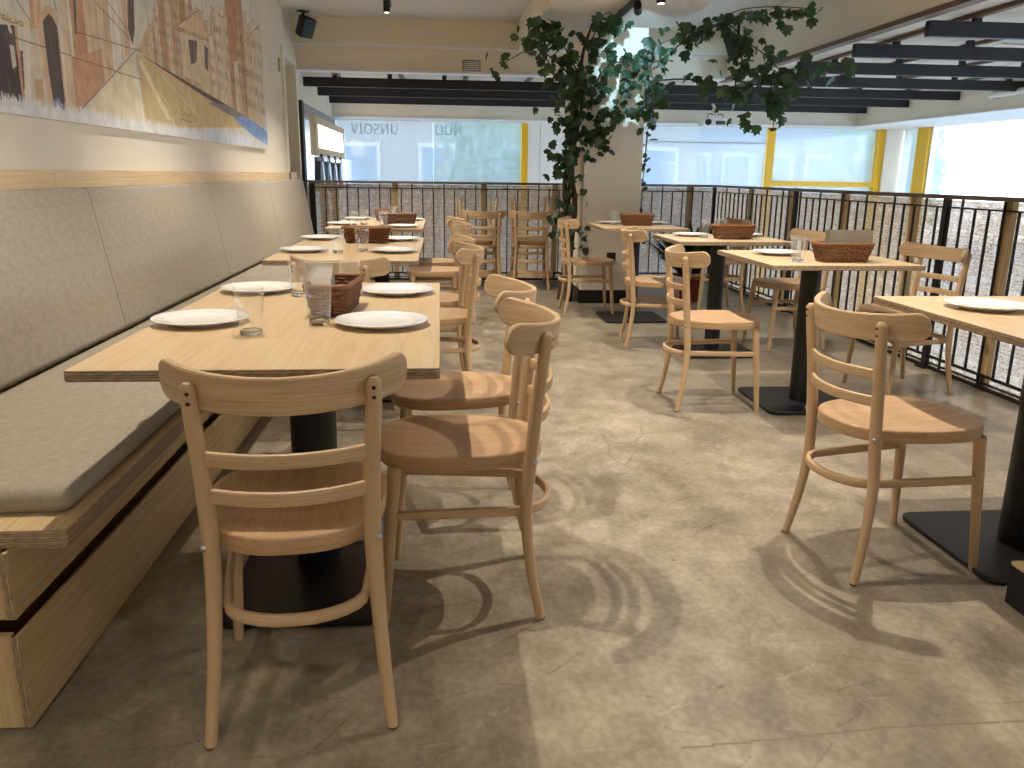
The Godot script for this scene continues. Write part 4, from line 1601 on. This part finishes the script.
	b.prism(rect(-0.145, -0.20, 0.145, 0.18, 0.004, 1), 0.118, 0.130, 0.002, Vector3(0, 0, 1))
	build("lid", b, M.bench, t)
	b = MB.new()
	b.box(Vector3(-0.146, 0.060, -0.055), Vector3(0.004, 0.110, 0.022))
	build("stripe", b, M.stripe, t)

func leaf_mesh(seed_: int) -> ArrayMesh:
	var r := RandomNumberGenerator.new()
	r.seed = seed_
	var o := [Vector2(0, -0.42), Vector2(0.30, -0.46), Vector2(0.50, -0.14), Vector2(0.33, 0.02), Vector2(0.42, 0.28), Vector2(0.16, 0.26), Vector2(0.0, 0.58), Vector2(-0.16, 0.26), Vector2(-0.42, 0.28), Vector2(-0.33, 0.02), Vector2(-0.50, -0.14), Vector2(-0.30, -0.46)]
	var b := MB.new()
	var pts := []
	for q in o:
		var k := r.randf_range(0.88, 1.12)
		pts.append(Vector3(q.x * k, -0.28 * q.length_squared() * r.randf_range(0.5, 1.4) - 0.22 * absf(q.x), q.y * k))
	for i in pts.size():
		b.tri(Vector3.ZERO, pts[(i + 1) % pts.size()], pts[i], Vector3(0, 0, 1), 1)
	return b.mesh()

func plants():
	var vines := {"left": [P(1.31, 1.84, 7.66), P(1.14, 2.03, 7.50), P(0.98, 2.14, 7.40), P(0.81, 2.22, 7.30), P(0.63, 2.13, 7.20), P(0.53, 2.07, 7.15)], "left2": [P(1.29, 1.88, 7.60), P(1.09, 1.90, 7.40), P(0.91, 2.10, 7.20), P(0.79, 2.29, 7.10), P(0.85, 2.37, 7.00)], "left3": [P(1.27, 2.00, 7.60), P(1.07, 2.21, 7.30), P(0.96, 2.33, 7.10), P(0.88, 2.40, 7.00)], "up": [P(1.32, 2.17, 7.60), P(1.36, 2.33, 7.30), P(1.40, 2.42, 7.10), P(1.44, 2.44, 6.90)], "upb": [P(1.28, 2.24, 7.50), P(1.29, 2.29, 7.30), P(1.31, 2.44, 7.00), P(1.35, 2.47, 6.80)], "right1": [P(1.33, 1.75, 7.60), P(1.41, 2.04, 7.50), P(1.54, 2.13, 7.40), P(1.72, 2.13, 7.30), P(1.83, 2.24, 7.10), P(2.02, 2.31, 6.90), P(2.15, 2.36, 6.70), P(2.28, 2.41, 6.50), P(2.47, 2.43, 6.40), P(2.66, 2.40, 6.30), P(2.73, 2.37, 6.20)], "right2": [P(1.72, 2.13, 7.30), P(1.86, 2.13, 7.20), P(1.97, 2.23, 7.00), P(2.11, 2.31, 6.80), P(2.23, 2.32, 6.60), P(2.37, 2.21, 6.60), P(2.50, 2.10, 6.50), P(2.63, 1.99, 6.50), P(2.72, 1.93, 6.50), P(2.87, 1.97, 6.40), P(3.10, 1.98, 6.30)], "right3": [P(2.29, 2.21, 6.60), P(2.36, 2.07, 6.60), P(2.32, 1.88, 6.60), P(2.41, 1.74, 6.60), P(2.45, 1.64, 6.60)], "right4": [P(2.59, 1.99, 6.50), P(2.58, 1.84, 6.50), P(2.67, 1.77, 6.50), P(2.61, 1.64, 6.50)], "right5": [P(1.71, 2.14, 7.30), P(1.78, 2.05, 7.20), P(1.83, 1.89, 7.20), P(1.80, 1.73, 7.20), P(1.79, 1.57, 7.30)], "right6": [P(1.83, 1.97, 7.20), P(2.04, 1.95, 6.90), P(2.23, 1.87, 6.70), P(2.52, 1.89, 6.60), P(2.80, 1.91, 6.50)], "mid": [P(1.34, 1.49, 7.58), P(1.43, 1.64, 7.50), P(1.55, 1.74, 7.45), P(1.69, 1.70, 7.40), P(1.83, 1.79, 7.40)], "mid2": [P(1.43, 1.62, 7.50), P(1.41, 1.49, 7.50), P(1.48, 1.55, 7.45)], "mid3": [P(1.56, 2.15, 7.40), P(1.66, 2.03, 7.35), P(1.62, 1.91, 7.40), P(1.77, 1.94, 7.30)], "coldown": [P(1.96, 1.60, 7.90), P(1.95, 1.33, 7.90), P(1.94, 1.10, 7.90), P(1.94, 0.82, 7.90), P(1.94, 0.58, 7.90)], "trunkleaf": [P(1.10, 1.75, 7.65), P(1.14, 1.58, 7.65), P(1.21, 1.36, 7.65), P(1.13, 1.23, 7.65), P(1.18, 0.96, 7.65), P(1.17, 0.73, 7.65), P(1.23, 0.59, 7.65)], "trunkleaf2": [P(1.35, 1.84, 7.60), P(1.21, 1.92, 7.60), P(1.17, 1.71, 7.60), P(1.25, 1.53, 7.60), P(1.32, 1.41, 7.60)]}
	var t := thing("ivy_vine", "dark green ivy climbing the cream column and trailing across the ceiling", "climbing plant", P(1.25, 0, 7.7))
	var org := t.position
	var stems := [[P(1.24, 0.0, 7.80), P(1.24, 0.40, 7.80), P(1.19, 0.82, 7.76), P(1.22, 1.18, 7.72), P(1.20, 1.50, 7.70), P(1.24, 1.84, 7.66), P(1.26, 2.21, 7.56), P(1.31, 2.42, 7.45)], [P(1.22, 0.0, 7.74), P(1.22, 0.49, 7.68), P(1.25, 0.91, 7.66), P(1.20, 1.27, 7.66), P(1.25, 1.62, 7.62), P(1.30, 2.00, 7.58)], [P(1.16, 0.0, 7.85), P(1.21, 0.6, 7.78), P(1.16, 1.1, 7.74), P(1.24, 1.6, 7.70), P(1.22, 2.1, 7.6)]]
	for s in stems:
		var pts := []
		for q in s:
			pts.append(q - org)
		pts = curve(pts, 5)
		var b := MB.new()
		b.tube(pts, spread([0.034, 0.028, 0.024, 0.018, 0.010], pts.size()), 8)
		build("trunk", b, M.bark, t)
	var meshes := [leaf_mesh(1), leaf_mesh(2), leaf_mesh(3), leaf_mesh(4)]
	var r := RandomNumberGenerator.new()
	r.seed = 2024
	var dens := {"left": 50, "left2": 50, "left3": 38, "up": 28, "upb": 28, "right1": 100, "right2": 100, "right3": 38, "right4": 32, "right5": 42, "right6": 38, "mid": 33, "mid2": 15, "mid3": 33, "coldown": 26, "trunkleaf": 120, "trunkleaf2": 88}
	var thick := {"trunkleaf": 0.085, "trunkleaf2": 0.09, "coldown": 0.03, "mid": 0.05, "left": 0.07, "left2": 0.07, "left3": 0.06}
	var spots := []
	for k in vines:
		var pts := []
		for q in vines[k]:
			pts.append(Vector3(q.x, minf(q.y, 2.42), q.z) - org)
		pts = curve(pts, 5)
		if not k.begins_with("trunkleaf"):
			var b := MB.new()
			b.tube(pts, spread([0.008, 0.005, 0.003], pts.size()), 5)
			build("tendril", b, M.bark, t)
		for i in dens[k]:
			var u := r.randf() * (pts.size() - 1)
			var a: Vector3 = pts[int(u)].lerp(pts[mini(int(u) + 1, pts.size() - 1)], u - int(u))
			var sp: float = thick.get(k, 0.06)
			a += Vector3(r.randfn() * sp, r.randfn() * sp, r.randfn() * sp)
			var wx := a.x + org.x
			var wf := -(a.z + org.z)
			if wx > 1.26 and wx < 1.90 and wf > 7.56:   # keep clear of the column
				if k == "coldown":
					a.x = 1.91 - org.x + r.randf() * 0.03
				else:
					a.z = -7.55 - org.z + r.randf() * 0.05
			a.y = minf(a.y, 2.36)
			var size := r.randf_range(0.062, 0.108)
			if k == "coldown":
				size *= 0.6
			# leaves hang with their faces turned outwards, away from the column and upwards
			var n := (Vector3(r.randfn() * 0.6 - 0.25, 0.45 + r.randfn() * 0.45, 0.75 + r.randfn() * 0.6)).normalized()
			var down := Vector3(r.randfn() * 0.5, -1.0, r.randfn() * 0.3)
			var zz := (down - n * n.dot(down)).normalized()
			spots.append([size, Transform3D(Basis(n.cross(zz), n, zz) * Basis.from_scale(Vector3.ONE * size), a), r.randi() % 4, k])
	spots.sort_custom(func(p, q): return p[0] > q[0])
	var rest := MB.new()
	for i in spots.size():
		var s: Array = spots[i]
		var mi := r.randi() % 6
		if mi == 4 and r.randf() < 0.2:
			mi = 0
		if i < 300:
			var o := place("leaf", meshes[s[2]], M.leaves[mi], t)
			o.transform = s[1]
		else:
			rest.st.append_from(meshes[s[2]], 0, s[1])
	var f := place("small_leaves", rest.st.commit(), M.leaves[1], t)
	f.set_meta("kind", "stuff")

	# dark potted plant by the railing behind the right hand tables
	t = thing("potted_plant", "dark spiky potted plant by the railing right of the column", "plant", P(2.42, 0, 7.80))
	var b := MB.new()
	b.lathe(PackedVector2Array([Vector2(0, 0), Vector2(0.105, 0.0), Vector2(0.135, 0.21), Vector2(0.148, 0.215), Vector2(0.148, 0.245), Vector2(0.130, 0.245), Vector2(0.126, 0.21), Vector2(0, 0.21)]), 28)
	build("pot", b, M.terracotta, t)
	b = MB.new()
	b.lathe(PackedVector2Array([Vector2(0.124, 0.212), Vector2(0.06, 0.222), Vector2(0, 0.224)]), 16)
	build("soil", b, M.soil, t)
	var blade := MB.new()
	for i in 6:
		var y0 := i / 6.0
		var y1 := (i + 1) / 6.0
		var w0 := 0.022 * sin(PI * (0.12 + 0.88 * y0))
		var w1 := 0.022 * sin(PI * (0.12 + 0.88 * y1))
		var z0 := 0.28 * y0 * y0
		var z1 := 0.28 * y1 * y1
		blade.quad(Vector3(-w0, y0, z0), Vector3(w0, y0, z0), Vector3(w1, y1, z1), Vector3(-w1, y1, z1), Vector3(0, 1, 0), 1)
	var bm := blade.mesh()
	for i in 180:
		var a := r.randf() * TAU
		var tall := r.randf_range(0.30, 0.60)
		var lean := r.randf_range(0.05, 0.7)
		var o := place("blade", bm, M.leaves[[3, 0, 3, 1][i % 4]], t)
		o.transform = Transform3D(Basis(Vector3(0, 1, 0), a) * Basis(Vector3(1, 0, 0), lean) * Basis.from_scale(Vector3(2.0, tall, tall)), Vector3(sin(a) * 0.05, 0.215, cos(a) * 0.05))

# ---------------------------------------------------------------- laying the tables
func lay_tables():
	var t1 := Vector2(-0.386, 2.375)
	table(t1.x, t1.y, 0.765, 1.40, 0.068, 0.44, 0.80, "long pale birch table nearest the open end of the bench")
	var t2 := Vector2(-0.465, 4.58)
	table(t2.x, t2.y, 0.72, 1.44, 0.060, 0.44, 0.80, "long pale birch table second along the bench")
	var t3 := Vector2(-0.49, 6.85)
	table(t3.x, t3.y, 0.72, 1.40, 0.060, 0.44, 0.80, "long pale birch table at the far end of the bench")
	table(1.895, 2.335, 0.765, 0.78, 0.052, 0.52, 0.52, "square birch table at the right edge, nearest of the railing side row")
	table(1.935, 4.115, 0.76, 0.80, 0.052, 0.52, 0.52, "square birch table with menu cards standing in its basket")
	table(1.885, 5.440, 0.75, 0.68, 0.052, 0.52, 0.52, "square birch table in front of the potted plant")
	table(1.615, 6.78, 0.69, 0.84, 0.052, 0.52, 0.52, "birch table against the cream column")

	# plates
	var pl := make_plate()
	var spots := [
		[-0.645, 2.225, "white plate nearest the tumbler on the near end of the first bench table"],
		[-0.160, 2.185, "white plate at the near right of the first bench table"],
		[-0.620, 2.835, "white plate at the far left of the first bench table"],
		[-0.150, 2.790, "white plate at the far right of the first bench table"],
		[-0.700, 4.31, "white plate at the near left of the second bench table"],
		[-0.240, 4.30, "white plate at the near right of the second bench table"],
		[-0.725, 5.12, "white plate at the far left of the second bench table"],
		[-0.250, 5.06, "white plate at the far right of the second bench table"],
		[-0.76, 6.58, "white plate at the near left of the farthest bench table"],
		[-0.275, 6.33, "white plate at the near right of the farthest bench table"],
		[-0.715, 7.34, "white plate at the far left of the farthest bench table"],
		[-0.270, 7.26, "white plate at the far right of the farthest bench table"],
		[1.745, 2.445, "white plate on the table at the right edge"],
		[1.800, 4.27, "white plate left of the basket with menu cards"],
		[2.215, 4.33, "white plate half hidden behind the basket with menu cards"],
		[1.735, 5.60, "white plate on the table in front of the potted plant"],
		[2.125, 5.62, "white plate behind the basket on the table in front of the potted plant"],
		[1.46, 7.02, "white plate on the table against the column"],
		[1.83, 7.02, "white plate right of the basket on the column table"]]
	for k in spots.size():
		var o: Node3D = pl if k == 0 else copy(pl, Vector3.ZERO, 0, "")
		o.position = P(spots[k][0], TABLE_H, spots[k][1])
		o.rotation_degrees.y = k * 37
		o.set_meta("label", spots[k][2])

	var gl := make_glass()
	spots = [
		[-0.476, 2.055, "clear tumbler standing alone in front on the first bench table"],
		[-0.326, 2.192, "clear tumbler touching the wicker basket on the first bench table"],
		[-0.463, 2.720, "clear tumbler behind the basket at the left of the first bench table"],
		[-0.300, 2.720, "clear tumbler behind the basket at the right of the first bench table"],
		[-0.521, 4.225, "clear tumbler at the near left of the second bench table"],
		[-0.406, 4.320, "clear tumbler in front of the basket on the second bench table"],
		[-0.640, 6.235, "clear tumbler at the near left edge of the farthest bench table"],
		[-0.462, 6.28, "clear tumbler at the near edge in the middle of the farthest bench table"],
		[-0.597, 6.555, "clear tumbler with a paper in it on the farthest bench table"],
		[-0.435, 6.43, "clear tumbler beside the basket on the farthest bench table"],
		[1.745, 3.875, "clear tumbler left of the menu basket, in front"],
		[1.795, 4.010, "clear tumbler left of the menu basket, behind"],
		[1.752, 5.37, "clear tumbler left of the basket in front of the potted plant"],
		[1.955, 5.62, "clear tumbler behind the basket in front of the potted plant"],
		[1.452, 6.84, "clear tumbler on the table against the column"]]
	for k in spots.size():
		var o: Node3D = gl if k == 0 else copy(gl, Vector3.ZERO, 0, "")
		o.position = P(spots[k][0], TABLE_H, spots[k][1])
		o.rotation_degrees.y = k * 20
		o.set_meta("label", spots[k][2])

	var bk := make_basket()
	var bs := [
		[-0.312, 2.425, 86, "brown wicker basket with napkins on the first bench table"],
		[-0.430, 4.87, 0, "brown wicker basket on the second bench table"],
		[-0.325, 6.57, 0, "brown wicker basket on the farthest bench table"],
		[-0.495, 7.24, 90, "brown wicker basket at the back of the farthest bench table"],
		[1.980, 3.905, 0, "brown wicker basket holding upright menu cards"],
		[1.945, 5.36, 0, "brown wicker basket on the table in front of the potted plant"],
		[1.635, 6.80, 0, "brown wicker basket on the table against the column"]]
	for k in bs.size():
		var o: Node3D = bk if k == 0 else copy(bk, Vector3.ZERO, 0, "")
		o.position = P(bs[k][0], TABLE_H, bs[k][1])
		o.rotation_degrees.y = bs[k][2]
		o.set_meta("label", bs[k][3])
	napkins("paper_napkins", P(-0.335, TABLE_H + 0.012, 2.36), 50, "white paper napkins tucked into the basket on the first bench table")
	napkins("paper_napkins", P(-0.36, TABLE_H + 0.012, 6.57), 20, "white paper napkins in the basket on the farthest bench table")
	var mc := thing("menu_cards", "grey-beige menu cards standing in a wicker basket", "menus", P(2.010, TABLE_H + 0.010, 3.91))
	for k in 4:
		var b := MB.new()
		b.box(Vector3(0.006 * k - 0.01, 0.072 + 0.002 * (k % 2), -0.030 + k * 0.018), Vector3(0.195, 0.142, 0.0025), Vector3(1, 0, 0), Basis(Vector3(1, 0, 0), 0.08))
		build("card", b, M.card, mc)

	# chairs: x, forward, turn (0 faces forward, -90 faces right, 90 faces left)
	var ch := make_chair()
	var cs := [
		[-0.326, 1.746, 6.0, "light beech chair in the foreground at the end of the first bench table"],
		[0.058, 2.180, 88.0, "light beech chair at the near right side of the first bench table"],
		[0.058, 2.745, 91.0, "light beech chair at the far right side of the first bench table"],
		[-0.410, 3.79, -20.0, "light beech chair between the first and second bench tables"],
		[-0.040, 4.24, 92.0, "light beech chair at the near right side of the second bench table"],
		[-0.060, 4.82, 88.0, "light beech chair at the far right side of the second bench table"],
		[-0.030, 6.30, 90.0, "light beech chair at the near right side of the farthest bench table"],
		[-0.060, 6.95, 91.0, "light beech chair at the far right side of the farthest bench table"],
		[1.408, 2.330, -82.0, "light beech chair in the right foreground with its back to the aisle"],
		[1.425, 4.135, -91.0, "light beech chair on the aisle side of the menu card table"],
		[1.530, 5.700, -97.0, "light beech chair on the aisle side of the table in front of the potted plant"],
		[1.275, 7.08, -91.0, "light beech chair beside the column facing the column table"],
		[2.640, 4.380, 101.0, "light beech chair by the railing at the menu card table"],
		[2.470, 5.600, 96.0, "light beech chair by the railing at the table in front of the potted plant"],
		[2.480, 7.180, 92.0, "light beech chair by the railing near the potted plant"],
		[0.43, 8.70, 2.0, "upright light beech chair under the left chair stack by the far railing"],
		[0.95, 8.72, -1.0, "upright light beech chair under the right chair stack by the far railing"]]
	for k in cs.size():
		var c: Node3D = ch if k == 0 else copy(ch, Vector3.ZERO, 0, "")
		c.position = P(cs[k][0], 0.0, cs[k][1])
		c.rotation_degrees.y = cs[k][2]
		c.set_meta("label", cs[k][3])
		c.set_meta("group", "bentwood chairs")
	for q in [[0.375, 8.755, 6.0, "upturned light beech chair on top of the left chair stack, legs in the air"], [0.955, 8.775, 0.0, "upturned light beech chair on top of the right chair stack, legs in the air"]]:
		var c := copy(ch, P(q[0], 0.9425, q[1]), 0, q[3], "bentwood chairs")
		c.basis = Basis(Vector3(0, 1, 0), deg_to_rad(q[2])) * Basis(Vector3(0, 0, 1), PI)

func _ready():
	rng.seed = 7
	# camera: eye height 1.18 m, looking a little down and to the right
	var cam := Camera3D.new()
	cam.name = "camera"
	add_child(cam)
	cam.position = P(0, 1.18, 0)
	cam.rotation_order = EULER_ORDER_YXZ
	cam.rotation_degrees = Vector3(-14.46, -5.09, 0.74)
	cam.fov = 50.62
	cam.near = 0.05
	cam.far = 200.0
	cam.current = true
	var env := Environment.new()
	var sky := Sky.new()
	var sm := ProceduralSkyMaterial.new()
	sm.sky_top_color = Color("a9c4e6")
	sm.sky_horizon_color = Color("e4ecf5")
	sm.ground_bottom_color = Color("8d8f92")
	sm.ground_horizon_color = Color("d5dbe2")
	sm.sky_energy_multiplier = 1.0
	sm.energy_multiplier = 15.0
	sm.sun_angle_max = 0.0
	sky.sky_material = sm
	env.background_mode = Environment.BG_SKY
	env.sky = sky
	env.tonemap_mode = Environment.TONE_MAPPER_LINEAR
	env.tonemap_exposure = 1.0
	env.sdfgi_enabled = true
	env.ssao_enabled = true
	env.ssil_enabled = true
	var we := WorldEnvironment.new()
	we.name = "environment"
	we.environment = env
	add_child(we)
	make_materials()
	room()
	windows()
	railing()
	bench()
	track("black spotlight track on the dropped ceiling above the aisle", 1.43, 2.40, -1.4, 6.95, [[-0.7, 0.0, 0.0, 0, 2.8], [2.68, 0.05, 0.0, 0], [4.05, 0.05, 0.0, 0], [5.60, 0.05, 0.0, 0], [6.25, 1.45, -5.0, 1, 2.6]], 2.45, 3.5)
	track("black spotlight track on the ceiling above the bench tables", -0.46, 2.70, -1.4, 8.4, [[-0.6, 0.0, 0.0, 0, 2.8], [2.32, 0.05, 0.0, 0], [4.55, 0.05, 0.0, 0], [6.75, 0.05, 0.0, 0], [7.9, 0.0, 0.0, 0]], 2.75, 3.5)
	lay_tables()
	fittings()
	plants()
	drop_counts(self)
